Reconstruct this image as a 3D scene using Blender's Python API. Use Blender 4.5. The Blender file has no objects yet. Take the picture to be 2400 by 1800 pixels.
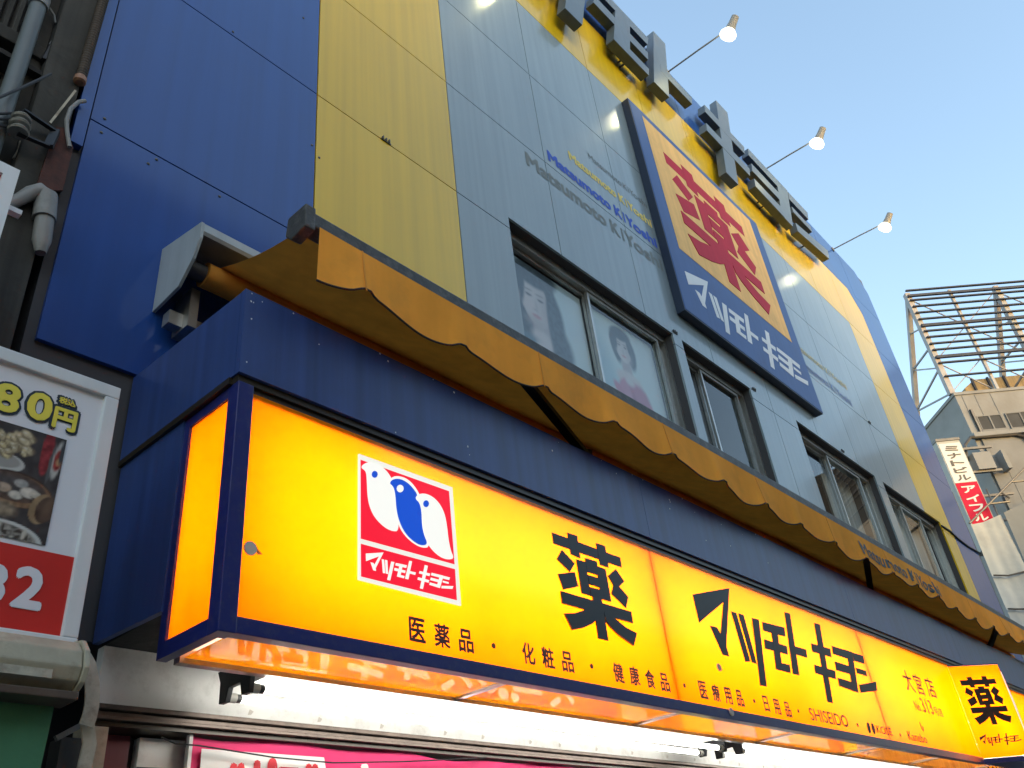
import bpy, bmesh, math, random
from mathutils import Vector, Matrix
random.seed(7)
RAD = math.radians
scene = bpy.context.scene
COL = scene.collection

# ------------------------------------------------------------------ camera
F_PX = 2001.64
RC = ((0.66729719, 0.34593154, 0.65958004),
      (-0.73755029, 0.43011565, 0.52059591),
      (-0.10360515, -0.83386563, 0.54215688))     # camera (right, down, forward) -> world
CAM = Vector((0.0, -4.3, 1.6))
right = Vector([r[0] for r in RC]); down = Vector([r[1] for r in RC]); fwd = Vector([r[2] for r in RC])
cd = bpy.data.cameras.new('camera')
cam = bpy.data.objects.new('camera', cd)
COL.objects.link(cam)
cd.sensor_width = 36.0
cd.lens = F_PX / 2400 * 36.0
cd.clip_start = 0.05
cd.clip_end = 2000
m = Matrix.Identity(4)
for i in range(3):
    m[i][0] = right[i]; m[i][1] = -down[i]; m[i][2] = -fwd[i]; m[i][3] = CAM[i]
cam.matrix_world = m
scene.camera = cam

# ------------------------------------------------------------------ sky, sun, exposure
SUN_EL, SUN_AZ = 8.5, 192.0     # degrees; low evening sun behind the houses across the square
w = bpy.data.worlds.new('World')
scene.world = w
w.use_nodes = True
nt = w.node_tree
bg = nt.nodes['Background']
sky = nt.nodes.new('ShaderNodeTexSky')
sky.sky_type = 'NISHITA'
sky.sun_disc = False
sky.sun_elevation = RAD(SUN_EL)
sky.sun_rotation = RAD(SUN_AZ)
sky.altitude = 50
sky.air_density = 1.0
sky.dust_density = 1.0
sky.ozone_density = 0.8
nt.links.new(sky.outputs[0], bg.inputs[0])
bg.inputs[1].default_value = 0.15
sl = bpy.data.lights.new('sun', 'SUN')
sl.energy = 0.02
sl.angle = RAD(6)
sl.color = (1.0, 0.82, 0.62)
sun = bpy.data.objects.new('sun', sl)
COL.objects.link(sun)
# the sky's sun stands at azimuth SUN_AZ measured clockwise from +Y
sd = Vector((math.sin(RAD(SUN_AZ)) * math.cos(RAD(SUN_EL)), math.cos(RAD(SUN_AZ)) * math.cos(RAD(SUN_EL)), math.sin(RAD(SUN_EL))))
sun.rotation_euler = sd.to_track_quat('Z', 'Y').to_euler()
sun.location = (0, 0, 60)
scene.view_settings.view_transform = 'Standard'
scene.view_settings.look = 'None'
scene.view_settings.gamma = 1
scene.view_settings.use_curve_mapping = False
scene.view_settings.exposure = 2.2
scene.render.engine = 'CYCLES'
scene.cycles.use_denoising = True
scene.cycles.max_bounces = 8
scene.cycles.sample_clamp_indirect = 6

# ------------------------------------------------------------------ pixel -> place
def ray(px, py):
    return right * (px - 1200) + down * (py - 900) + fwd * F_PX
def at(px, py, Y):                       # the point of the plane Y = const behind a pixel of the photograph
    r = ray(px, py)
    return CAM + r * ((Y - CAM.y) / r.y)
def crop(x0, y0, s):
    return lambda x, y: (x0 + x * s, y0 + y * s)
C9 = crop(1600, 1200, .36166)
C8 = crop(800, 1200, .36166)
C2 = crop(800, 1000, .27119)
CY = crop(1200, 1200, .21097)
def on(c, pts, Y):
    return [at(*c(x, y), Y) for x, y in pts]

# ------------------------------------------------------------------ materials
MATS = {}
def lin(c):
    return tuple(((v / 255) / 12.92 if v / 255 <= .04045 else ((v / 255 + .055) / 1.055) ** 2.4) for v in c)
def M(name, col, rough=.5, metal=0.0, var=.0, scale=3.0, streak=.0, bump=.0, bscale=40.0, bdetail=5, spec=.5, rand=.0, dirt=None, dirt_amt=.0, dscale=2.0, coat=.0, rvar=.0):
    """Principled paint with mottling (var), vertical rain streaks (streak), dirt patches and fine relief."""
    mt = bpy.data.materials.new(name)
    MATS[name] = mt
    mt.use_nodes = True
    n = mt.node_tree; b = n.nodes['Principled BSDF']
    b.inputs['Roughness'].default_value = rough
    b.inputs['Metallic'].default_value = metal
    b.inputs['Specular IOR Level'].default_value = spec
    b.inputs['Coat Weight'].default_value = coat
    b.inputs['Coat Roughness'].default_value = .11
    b.inputs['Coat IOR'].default_value = 1.55
    geo = n.nodes.new('ShaderNodeNewGeometry')
    cur = n.nodes.new('ShaderNodeRGB'); cur.outputs[0].default_value = (*col, 1)
    out = cur.outputs[0]
    def mul(src, fac):
        mx = n.nodes.new('ShaderNodeMix'); mx.data_type = 'RGBA'; mx.blend_type = 'MULTIPLY'; mx.inputs[0].default_value = 1
        n.links.new(src, mx.inputs[6]); n.links.new(fac, mx.inputs[7])
        return mx.outputs[2]
    def rng(src, a, b_):
        r = n.nodes.new('ShaderNodeMapRange'); r.inputs[1].default_value = .3; r.inputs[2].default_value = .7
        r.inputs[3].default_value = a; r.inputs[4].default_value = b_
        n.links.new(src, r.inputs[0]); return r.outputs[0]
    if var:
        t = n.nodes.new('ShaderNodeTexNoise'); t.inputs['Scale'].default_value = scale; t.inputs['Detail'].default_value = 6; t.inputs['Roughness'].default_value = .6
        n.links.new(geo.outputs['Position'], t.inputs['Vector'])
        out = mul(out, rng(t.outputs[0], 1 - var, 1 + var * .6))
    if streak:
        mp = n.nodes.new('ShaderNodeMapping'); mp.inputs['Scale'].default_value = (9, 9, .22)
        n.links.new(geo.outputs['Position'], mp.inputs[0])
        t = n.nodes.new('ShaderNodeTexNoise'); t.inputs['Scale'].default_value = 1.0; t.inputs['Detail'].default_value = 5
        n.links.new(mp.outputs[0], t.inputs['Vector'])
        out = mul(out, rng(t.outputs[0], 1 - streak, 1 + streak * .5))
    if rand:
        oi = n.nodes.new('ShaderNodeObjectInfo')
        r = n.nodes.new('ShaderNodeMapRange'); r.inputs[3].default_value = 1 - rand; r.inputs[4].default_value = 1 + rand
        n.links.new(oi.outputs['Random'], r.inputs[0]); out = mul(out, r.outputs[0])
    if dirt:
        t = n.nodes.new('ShaderNodeTexNoise'); t.inputs['Scale'].default_value = dscale; t.inputs['Detail'].default_value = 9; t.inputs['Roughness'].default_value = .68
        n.links.new(geo.outputs['Position'], t.inputs['Vector'])
        r = n.nodes.new('ShaderNodeMapRange'); r.inputs[1].default_value = .5; r.inputs[2].default_value = .72; r.inputs[4].default_value = dirt_amt
        n.links.new(t.outputs[0], r.inputs[0])
        mx = n.nodes.new('ShaderNodeMix'); mx.data_type = 'RGBA'
        n.links.new(r.outputs[0], mx.inputs[0]); n.links.new(out, mx.inputs[6]); mx.inputs[7].default_value = (*dirt, 1)
        out = mx.outputs[2]
    n.links.new(out, b.inputs['Base Color'])
    if rvar:
        t = n.nodes.new('ShaderNodeTexNoise'); t.inputs['Scale'].default_value = 2.2; t.inputs['Detail'].default_value = 7
        n.links.new(geo.outputs['Position'], t.inputs['Vector'])
        n.links.new(rng(t.outputs[0], rough - rvar, rough + rvar), b.inputs['Roughness'])
    if bump:
        t = n.nodes.new('ShaderNodeTexNoise'); t.inputs['Scale'].default_value = bscale; t.inputs['Detail'].default_value = bdetail
        n.links.new(geo.outputs['Position'], t.inputs['Vector'])
        bp = n.nodes.new('ShaderNodeBump'); bp.inputs['Strength'].default_value = bump; bp.inputs['Distance'].default_value = .01
        n.links.new(t.outputs[0], bp.inputs['Height']); n.links.new(bp.outputs[0], b.inputs['Normal']); n.links.new(bp.outputs[0], b.inputs['Coat Normal'])
    return mt
def E(name, col, strength):
    mt = bpy.data.materials.new(name); MATS[name] = mt
    mt.use_nodes = True
    b = mt.node_tree.nodes['Principled BSDF']
    b.inputs['Base Color'].default_value = (*[v * .5 for v in col], 1)
    b.inputs['Emission Color'].default_value = (*col, 1)
    b.inputs['Emission Strength'].default_value = strength
    return mt
def schlick(n, f0, f1=1.0):
    """Fresnel reflectance from the viewing angle, the same from both sides of a thin sheet."""
    lw = n.nodes.new('ShaderNodeLayerWeight'); lw.inputs[0].default_value = .5
    p = n.nodes.new('ShaderNodeMath'); p.operation = 'POWER'; p.inputs[1].default_value = 5
    n.links.new(lw.outputs['Facing'], p.inputs[0])
    r = n.nodes.new('ShaderNodeMapRange'); r.inputs[3].default_value = f0; r.inputs[4].default_value = f1
    n.links.new(p.outputs[0], r.inputs[0])
    return r
def ACRYL(name, col, diff, gloss_rough=.12, var=.1, f0=.03):
    """Backlit sign acrylic: lets the tubes behind it shine through (translucent), shiny surface."""
    mt = bpy.data.materials.new(name); MATS[name] = mt
    mt.use_nodes = True
    n = mt.node_tree
    n.nodes.remove(n.nodes['Principled BSDF'])
    o = n.nodes['Material Output']
    tr = n.nodes.new('ShaderNodeBsdfTranslucent'); tr.inputs[0].default_value = (*col, 1)
    df = n.nodes.new('ShaderNodeBsdfDiffuse'); df.inputs[0].default_value = (*diff, 1)
    ad = n.nodes.new('ShaderNodeAddShader')
    geo = n.nodes.new('ShaderNodeNewGeometry')
    t = n.nodes.new('ShaderNodeTexNoise'); t.inputs['Scale'].default_value = 2.5; t.inputs['Detail'].default_value = 8
    n.links.new(geo.outputs['Position'], t.inputs['Vector'])
    r = n.nodes.new('ShaderNodeMapRange'); r.inputs[1].default_value = .3; r.inputs[2].default_value = .7; r.inputs[3].default_value = 1 - var; r.inputs[4].default_value = 1
    n.links.new(t.outputs[0], r.inputs[0])
    mx = n.nodes.new('ShaderNodeMix'); mx.data_type = 'RGBA'; mx.blend_type = 'MULTIPLY'; mx.inputs[0].default_value = 1
    mx.inputs[6].default_value = (*col, 1); n.links.new(r.outputs[0], mx.inputs[7]); n.links.new(mx.outputs[2], tr.inputs[0])
    n.links.new(tr.outputs[0], ad.inputs[0]); n.links.new(df.outputs[0], ad.inputs[1])
    gl = n.nodes.new('ShaderNodeBsdfGlossy'); gl.inputs['Roughness'].default_value = gloss_rough
    fr = schlick(n, f0, .12 if f0 < .05 else 1.0)
    ms = n.nodes.new('ShaderNodeMixShader')
    n.links.new(fr.outputs[0], ms.inputs[0]); n.links.new(ad.outputs[0], ms.inputs[1]); n.links.new(gl.outputs[0], ms.inputs[2])
    n.links.new(ms.outputs[0], o.inputs[0])
    return mt
def GLASS(name, tint=(.9, .95, .95)):
    mt = bpy.data.materials.new(name); MATS[name] = mt
    mt.use_nodes = True
    n = mt.node_tree
    n.nodes.remove(n.nodes['Principled BSDF'])
    o = n.nodes['Material Output']
    tr = n.nodes.new('ShaderNodeBsdfTransparent'); tr.inputs[0].default_value = (*tint, 1)
    gl = n.nodes.new('ShaderNodeBsdfGlossy'); gl.inputs['Roughness'].default_value = .02
    fr = schlick(n, .07)
    ms = n.nodes.new('ShaderNodeMixShader')
    n.links.new(fr.outputs[0], ms.inputs[0]); n.links.new(tr.outputs[0], ms.inputs[1]); n.links.new(gl.outputs[0], ms.inputs[2])
    n.links.new(ms.outputs[0], o.inputs[0])
    return mt

DUST = (.10, .09, .075)
panel_kw = dict(rough=.42, var=.04, scale=.7, streak=.11, rand=.035, dirt=DUST, dirt_amt=.05, dscale=1.1, spec=.15, coat=.6, bump=.16, bscale=.9, bdetail=0)
M('panel_grey', (.235, .295, .325), **panel_kw)
M('panel_yellow', (.66, .43, .0), **panel_kw)
M('panel_blue', (.011, .058, .26), **panel_kw)
M('wall_core', (.05, .05, .055), .8)
M('letter_grey', (.085, .118, .155), .4, var=.08, streak=.10, bump=.02, bscale=5, dirt=DUST, dirt_amt=.25)
M('sign_blue', (.055, .115, .30), .5, spec=.2, var=.06, streak=.08, dirt=DUST, dirt_amt=.12)
M('sign_blue_dark', (.012, .022, .05), .4)
M('sign_orange', (.88, .52, .18), .6, spec=.15, var=.05, streak=.10, dirt=(.3, .2, .1), dirt_amt=.2)
M('sign_red', (.50, .018, .045), .6, spec=.12, var=.05, streak=.1)
M('sign_white', (.72, .74, .76), .5, var=.05, spec=.2)
M('print_blue', (.05, .11, .50), .6, spec=.15)
M('faded_blue', (.15, .21, .40), .6, spec=.15)
M('faded_yellow', (.47, .43, .24), .6, spec=.15)
M('far_red', (.42, .02, .05), .7, spec=.05)
M('far_white', (.55, .56, .57), .7, spec=.05)
M('print_pale', (.185, .21, .215), .6, spec=.15)
M('print_yellow', (.72, .58, .16), .6, spec=.15)
M('print_grey', (.12, .135, .14), .6, spec=.15)
M('navy', (.030, .066, .225), .36, var=.10, scale=2.5, streak=.30, dirt=(.05, .07, .12), dirt_amt=.2, dscale=3)
M('navy_frame', (.012, .02, .14), .3, var=.1, dirt=(.1, .1, .12), dirt_amt=.3, dscale=20)
M('black', (.012, .012, .014), .45)
M('trim_dark', (.03, .022, .012), .35, metal=.3)
M('awning_cloth', (.97, .39, .055), .9, var=.10, scale=2, streak=.04, bump=.1, bscale=300, dirt=(.30, .17, .06), dirt_amt=.3, dscale=1.5, spec=.1)
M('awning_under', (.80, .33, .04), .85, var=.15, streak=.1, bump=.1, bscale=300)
M('bar_grey', (.075, .075, .072), .55, metal=.3, var=.35, scale=9, bump=.3, bscale=60, dirt=(.2, .19, .17), dirt_amt=.6, dscale=14)
M('binding', (.03, .026, .028), .8)
M('housing_grey', (.34, .38, .40), .45, var=.1, streak=.15)
M('aluminium', (.42, .42, .40), .32, metal=.7, var=.12, dirt=(.12, .1, .08), dirt_amt=.4, dscale=6)
M('steel_dark', (.09, .09, .09), .45, metal=.5, var=.2)
M('cream_metal', (.62, .60, .53), .55, var=.15, scale=5, streak=.25, dirt=(.14, .11, .07), dirt_amt=.6, dscale=4)
M('cassette_cream', (.40, .36, .26), .6, var=.2, scale=6, streak=.1, dirt=(.07, .055, .03), dirt_amt=.75, dscale=5, bump=.1)
M('rail_brown', (.13, .095, .075), .4, metal=.4, var=.3, scale=8, dirt=(.03, .025, .02), dirt_amt=.6, dscale=9)
M('white_panel', (.75, .74, .70), .4, var=.06, dirt=(.2, .17, .12), dirt_amt=.35, dscale=7)
M('pink', (.72, .025, .15), .7, var=.06, bump=.1, bscale=25)
M('pinkwhite', (.8, .78, .75), .7)
M('text_red', (.70, .03, .045), .6)
M('maroon', (.16, .02, .03), .55, var=.2)
M('tube_dark', (.03, .032, .036), .5, metal=.4)
M('dark_wall', (.026, .024, .021), .9, var=.4, scale=5, streak=.4, bump=.5, bscale=30, dirt=(.09, .085, .07), dirt_amt=.5)
M('mortar_grey', (.050, .048, .041), .9, var=.35, scale=4, streak=.5, bump=.5, bscale=22, dirt=(.02, .02, .018), dirt_amt=.7)
M('pipe_grey', (.105, .122, .122), .45, var=.12, streak=.1, dirt=(.05, .05, .045), dirt_amt=.35, dscale=6)
M('pipe_pale', (.22, .22, .21), .5, var=.15, streak=.2, dirt=(.07, .065, .05), dirt_amt=.4, dscale=7)
M('rust', (.075, .021, .012), .8, var=.45, scale=14, streak=.4, bump=.4, bscale=60)
M('conduit_brown', (.06, .042, .028), .7, var=.4, scale=30)
M('copper_end', (.26, .13, .07), .5, var=.3, scale=40)
M('cable', (.018, .018, .02), .6)
M('porcelain', (.26, .26, .235), .3, var=.2, scale=30, dirt=(.05, .05, .04), dirt_amt=.5, dscale=20)
M('poster_white', (.74, .74, .78), .3, var=.03)
M('frame_white', (.66, .69, .70), .4, var=.06, streak=.08)
M('poster_red', (.62, .028, .022), .3, var=.12, scale=2)
M('ink_navy', (.012, .025, .045), .4)
M('ink_yellow', (.78, .66, .07), .4)
M('green_cloth', (.055, .18, .09), .85, var=.2, scale=3, bump=.15, bscale=120)
M('strap', (.46, .42, .33), .8, var=.2, scale=20, dirt=(.1, .07, .04), dirt_amt=.7, dscale=9)
M('asphalt', (.05, .05, .052), .9, var=.25, scale=3, bump=.4, bscale=120)
M('paving', (.34, .33, .31), .85, var=.2, scale=2, bump=.2)
M('kerb', (.30, .29, .28), .85, var=.2)
M('concrete', (.20, .212, .222), .85, var=.14, scale=.6, dirt=(.13, .12, .105), dirt_amt=.5, dscale=.35)
M('concrete_grey', (.16, .17, .18), .85, var=.2, scale=.5, dirt=(.08, .075, .065), dirt_amt=.6, dscale=.4)
M('tan_metal', (.30, .23, .12), .7, var=.12, streak=.25)
M('steel_pale', (.27, .285, .31), .6, var=.2, scale=2, dirt=(.30, .17, .13), dirt_amt=.4, dscale=1.5)
M('steel_slat', (.045, .055, .08), .6, var=.2, spec=.15)
M('tarp', (.33, .35, .35), .75, spec=.1, var=.12, scale=.7, dirt=(.15, .15, .14), dirt_amt=.3, dscale=.8)
M('tarp_grey', (.17, .185, .195), .75, spec=.1, var=.15, scale=.7)
M('win_dark', (.03, .035, .042), .45, var=.3, scale=1.5, spec=.15)
M('opp_wall', (.25, .22, .19), .85, var=.2, scale=.3, streak=.3)
M('opp_dark', (.07, .065, .06), .85, var=.2, scale=.3)
M('opp_glass', (.03, .035, .04), .1)
M('skin_shade', (.40, .385, .40), .5)
M('skin', (.52, .49, .50), .5, var=.05)
M('hair', (.085, .115, .14), .5)
M('poster_blue', (.36, .47, .54), .4, var=.2, scale=2.5)
M('poster_pale', (.52, .62, .66), .4, var=.2, scale=3)
M('cloth_teal', (.12, .20, .25), .5, var=.3, scale=6)
M('cloth_rose', (.42, .22, .29), .5, var=.15, scale=8)
M('lip', (.42, .25, .27), .5)
M('food_cream', (.44, .38, .28), .5, var=.35, scale=25)
M('food_brown', (.14, .06, .035), .5, var=.4, scale=20)
M('food_red', (.30, .03, .035), .5, var=.5, scale=22)
M('food_dark', (.035, .030, .030), .45, var=.4, scale=18)
M('food_grey', (.27, .24, .20), .45, var=.75, scale=55, dirt=(.03, .02, .015), dirt_amt=.9, dscale=45)
M('bowl_white', (.66, .65, .62), .35)
M('wood', (.21, .13, .07), .5, var=.3, scale=30)
E('emb_red', (1.0, .0, .025), .18)
E('emb_blue', (.0, .075, .62), .18)
E('emb_white', (1.0, .98, .9), .18)
M('room_dark', (.06, .06, .058), .9, var=.3, scale=1)
M('curtain', (.42, .45, .45), .8, var=.15, streak=.3)
M('box_beige', (.62, .50, .30), .6, var=.25, scale=9)
M('box_orange', (.75, .28, .05), .6, var=.2, scale=9)
M('box_grey', (.4, .42, .48), .6, var=.3, scale=9)
M('putty', (.52, .48, .42), .6, var=.1)
M('lamp_grey', (.22, .22, .21), .55)
for nm_ in ('awning_under',):       # thin cloth: daylight from above shines through
    n_ = MATS[nm_].node_tree; b_ = n_.nodes['Principled BSDF']
    t_ = n_.nodes.new('ShaderNodeBsdfTranslucent'); mx_ = n_.nodes.new('ShaderNodeMixShader'); mx_.inputs[0].default_value = .14
    n_.links.new(b_.inputs['Base Color'].links[0].from_socket, t_.inputs[0])
    n_.links.new(b_.outputs[0], mx_.inputs[1]); n_.links.new(t_.outputs[0], mx_.inputs[2]); n_.links.new(mx_.outputs[0], n_.nodes['Material Output'].inputs[0])
ACRYL('acryl_yellow', (1.0, .43, .0), (.22, .11, .0), var=.06)
ACRYL('acryl_under', (.85, .52, .0), (.15, .06, .0), gloss_rough=.02, var=.25, f0=.24)
E('acryl_white', (1, .97, .86), .165)
E('sign_tube', (1.0, .97, .86), 6.6)
E('fluor', (1.0, .99, .93), 3.6)
E('bulb', (1.0, .93, .72), 1.5)
GLASS('glass')
pm = bpy.data.materials.new('printed_photo'); MATS['printed_photo'] = pm; pm.use_nodes = True      # colours of a printed picture
va = pm.node_tree.nodes.new('ShaderNodeVertexColor'); va.layer_name = 'print'
pm.node_tree.links.new(va.outputs[0], pm.node_tree.nodes['Principled BSDF'].inputs['Base Color'])
pm.node_tree.nodes['Principled BSDF'].inputs['Roughness'].default_value = .45
pm.node_tree.nodes['Principled BSDF'].inputs['Specular IOR Level'].default_value = .2

# ------------------------------------------------------------------ builders
ORG = {}
class MB:
    """Collects shapes; build() links them as ONE mesh object (vertices relative to the thing's base)."""
    def __init__(s):
        s.v = []; s.f = []
    def add(s, vs, fs):
        k = len(s.v); s.v += [Vector(p) for p in vs]; s.f += [tuple(i + k for i in f) for f in fs]; return s
    def box(s, x0, x1, y0, y1, z0, z1):
        return s.add([(x, y, z) for x in (x0, x1) for y in (y0, y1) for z in (z0, z1)],
                     [(0, 1, 3, 2), (4, 6, 7, 5), (0, 4, 5, 1), (2, 3, 7, 6), (0, 2, 6, 4), (1, 5, 7, 3)])
    def hexa(s, a, b):                 # two quads a (4 pts) and b (4 pts)
        return s.add(list(a) + list(b), [(3, 2, 1, 0), (4, 5, 6, 7), (0, 1, 5, 4), (1, 2, 6, 5), (2, 3, 7, 6), (3, 0, 4, 7)])
    def prism(s, pts, vec):
        pts = [Vector(p) for p in pts]; n = len(pts); vec = Vector(vec)
        fs = [tuple(range(n)), tuple(range(2 * n - 1, n - 1, -1))] + [(i, (i + 1) % n, n + (i + 1) % n, n + i) for i in range(n)]
        return s.add(pts + [p + vec for p in pts], fs)
    def bar(s, a, b, wx, wz, up=(0, 0, 1)):     # rectangular bar from a to b
        a = Vector(a); b = Vector(b); d = (b - a).normalized(); up = Vector(up)
        if abs(d.dot(up)) > .98: up = Vector((0, 1, 0))
        sx = d.cross(up).normalized() * wx / 2; sz = sx.cross(d).normalized() * wz / 2
        q = [-sx - sz, sx - sz, sx + sz, -sx + sz]
        return s.hexa([a + p for p in q], [b + p for p in q])
    def tube(s, pts, r, n=10, cap=True):
        pts = [Vector(p) for p in pts]; rr = r if isinstance(r, (list, tuple)) else [r] * len(pts)
        rings = []; prev = None
        for i, p in enumerate(pts):
            d = (pts[min(i + 1, len(pts) - 1)] - pts[max(i - 1, 0)]).normalized()
            if prev is None:
                u = d.orthogonal().normalized()
            else:
                u = (prev - d * prev.dot(d)).normalized()
            prev = u; v = d.cross(u)
            rings.append([p + (u * math.cos(2 * math.pi * k / n) + v * math.sin(2 * math.pi * k / n)) * rr[i] for k in range(n)])
        vs = [q for rg in rings for q in rg]; fs = []
        for i in range(len(rings) - 1):
            for k in range(n):
                fs.append((i * n + k, i * n + (k + 1) % n, (i + 1) * n + (k + 1) % n, (i + 1) * n + k))
        if cap:
            fs.append(tuple(range(n - 1, -1, -1))); fs.append(tuple((len(rings) - 1) * n + k for k in range(n)))
        return s.add(vs, fs)
    def ribbon(s, pts, wd, th, nrm):                # flat strap along a line
        pts = [Vector(p) for p in pts]; nrm = Vector(nrm).normalized(); vs = []
        for i, p in enumerate(pts):
            d = (pts[min(i + 1, len(pts) - 1)] - pts[max(i - 1, 0)]).normalized(); c = d.cross(nrm).normalized() * wd / 2
            vs += [p - c, p + c, p + c + nrm * th, p - c + nrm * th]
        fs = [(i * 4 + a, i * 4 + (a + 1) % 4, i * 4 + 4 + (a + 1) % 4, i * 4 + 4 + a) for i in range(len(pts) - 1) for a in range(4)]
        return s.add(vs, fs + [(0, 1, 2, 3), tuple(len(vs) - 4 + a for a in (3, 2, 1, 0))])
    def cyl(s, a, b, r, n=12):
        return s.tube([a, b], r, n)
    def lathe(s, prof, axis, base, n=16):       # prof: (dist along axis, radius)
        base = Vector(base); ax = Vector(axis).normalized()
        pts = [base + ax * t for t, _ in prof]
        u = ax.orthogonal().normalized(); v = ax.cross(u)
        vs = []; fs = []
        for (t, r) in prof:
            vs += [base + ax * t + (u * math.cos(2 * math.pi * k / n) + v * math.sin(2 * math.pi * k / n)) * max(r, .0004) for k in range(n)]
        for i in range(len(prof) - 1):
            for k in range(n):
                fs.append((i * n + k, i * n + (k + 1) % n, (i + 1) * n + (k + 1) % n, (i + 1) * n + k))
        fs.append(tuple(range(n - 1, -1, -1))); fs.append(tuple((len(prof) - 1) * n + k for k in range(n)))
        return s.add(vs, fs)
    def disc(s, c, u, v, thick, n=20):           # elliptical plate: centre, two half axes, thickness vector
        c = Vector(c); u = Vector(u); v = Vector(v)
        return s.prism([c + u * math.cos(2 * math.pi * k / n) + v * math.sin(2 * math.pi * k / n) for k in range(n)], thick)
    def mesh(s, name, mat, org=Vector((0, 0, 0)), smooth=False, bevel=0):
        me = bpy.data.meshes.new(name)
        me.from_pydata([p - org for p in s.v], [], s.f)
        bm = bmesh.new(); bm.from_mesh(me)
        bmesh.ops.recalc_face_normals(bm, faces=bm.faces)
        if bevel:
            bmesh.ops.bevel(bm, geom=[e for e in bm.edges if len(e.link_faces) == 2 and e.calc_face_angle(0) > .5], offset=bevel, segments=2, affect='EDGES', profile=.6)
        bm.to_mesh(me); bm.free()
        me.materials.append(MATS[mat])
        if smooth:
            for p in me.polygons: p.use_smooth = True
            try: me.set_sharp_from_angle(angle=RAD(40))
            except Exception: pass
        return me
    def build(s, name, mat, parent=None, smooth=False, bevel=0):
        org = ORG.get(parent.name, Vector((0, 0, 0))) if parent else Vector((0, 0, 0))
        o = bpy.data.objects.new(name, s.mesh(name, mat, org, smooth, bevel))
        COL.objects.link(o)
        if parent: o.parent = parent
        ORG[o.name] = org
        return o

def tag(o, label=None, cat=None, group=None, kind=None):
    if label: o['label'] = label
    if cat: o['category'] = cat
    if group: o['group'] = group
    if kind: o['kind'] = kind
    return o
def thing(name, loc, label, cat, group=None):
    o = bpy.data.objects.new(name, None); COL.objects.link(o)
    o.location = loc; o.empty_display_size = .2
    ORG[o.name] = Vector(loc)
    return tag(o, label, cat, group)
def solo(name, mb, mat, label, cat, group=None, loc=None, **kw):
    """A thing that is one mesh, its origin at its base."""
    lo = Vector(loc) if loc is not None else Vector((sum(p.x for p in mb.v) / len(mb.v), sum(p.y for p in mb.v) / len(mb.v), min(p.z for p in mb.v)))
    o = bpy.data.objects.new(name, mb.mesh(name, mat, lo, **kw)); COL.objects.link(o); o.location = lo
    ORG[o.name] = lo
    return tag(o, label, cat, group)
def slab(mb, xr, zr, yf, yb, holes=()):
    """A sheet in the facade plane with rectangular holes, as a clean shell."""
    xs = sorted({xr[0], xr[1], *[min(max(h[i], xr[0]), xr[1]) for h in holes for i in (0, 1)]})
    zs = sorted({zr[0], zr[1], *[min(max(h[i], zr[0]), zr[1]) for h in holes for i in (2, 3)]})
    nx, nz = len(xs) - 1, len(zs) - 1
    def inside(i, j):
        if i < 0 or j < 0 or i >= nx or j >= nz: return False
        cx, cz = (xs[i] + xs[i + 1]) / 2, (zs[j] + zs[j + 1]) / 2
        return not any(h[0] < cx < h[1] and h[2] < cz < h[3] for h in holes)
    any_ = False
    for i in range(nx):
        for j in range(nz):
            if not inside(i, j): continue
            any_ = True
            a, b, c, d = xs[i], xs[i + 1], zs[j], zs[j + 1]
            mb.add([(a, yf, c), (b, yf, c), (b, yf, d), (a, yf, d)], [(0, 1, 2, 3)])
            mb.add([(a, yb, c), (b, yb, c), (b, yb, d), (a, yb, d)], [(3, 2, 1, 0)])
            if not inside(i - 1, j): mb.add([(a, yf, c), (a, yf, d), (a, yb, d), (a, yb, c)], [(0, 1, 2, 3)])
            if not inside(i + 1, j): mb.add([(b, yf, c), (b, yb, c), (b, yb, d), (b, yf, d)], [(0, 1, 2, 3)])
            if not inside(i, j - 1): mb.add([(a, yf, c), (a, yb, c), (b, yb, c), (b, yf, c)], [(0, 1, 2, 3)])
            if not inside(i, j + 1): mb.add([(a, yf, d), (b, yf, d), (b, yb, d), (a, yb, d)], [(0, 1, 2, 3)])
    return any_

_txt = {}
def text_shape(body):
    if body not in _txt:
        cu = bpy.data.curves.new('t', 'FONT'); cu.body = body; cu.size = 1; cu.resolution_u = 3
        ob = bpy.data.objects.new('t', cu); COL.objects.link(ob)
        dg = bpy.context.evaluated_depsgraph_get()
        me = ob.evaluated_get(dg).to_mesh()
        vs = [v.co.copy() for v in me.vertices]; fs = [tuple(p.vertices) for p in me.polygons]
        ob.evaluated_get(dg).to_mesh_clear()
        bpy.data.objects.remove(ob); bpy.data.curves.remove(cu)
        x0 = min(v.x for v in vs); x1 = max(v.x for v in vs); y0 = min(v.y for v in vs); y1 = max(v.y for v in vs)
        _txt[body] = ([((v.x - x0) / (x1 - x0), (v.y - y0) / (y1 - y0)) for v in vs], fs, (x1 - x0) / (y1 - y0))
    return _txt[body]
RINGS = [(0, 0), (1, 0), (-1, 0), (0, 1), (0, -1), (.7, .7), (-.7, .7), (.7, -.7), (-.7, -.7)]
def text_on(mb, body, o, u, v, bold=0.0, lift=(0, -.003, 0)):
    """Lettering: o = lower left corner, u and v = full width and height vectors; bold = extra stroke, in letter heights."""
    vs, fs, _ = text_shape(body)
    o = Vector(o); u = Vector(u); v = Vector(v); l = Vector(lift)
    e = v.length * bold; ud, vd = u.normalized(), v.normalized()
    k = max(.3, 1 - 2 * e / u.length); kv = max(.3, 1 - 2 * e / v.length)
    for i, (a, b) in enumerate(RINGS if bold > 0 else RINGS[:1]):
        s_ = o + ud * e * (1 + a) + vd * e * (1 + b) + l * (1 + .06 * i)
        mb.add([s_ + u * k * x + v * kv * y for x, y in vs], fs)
    return mb

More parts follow.
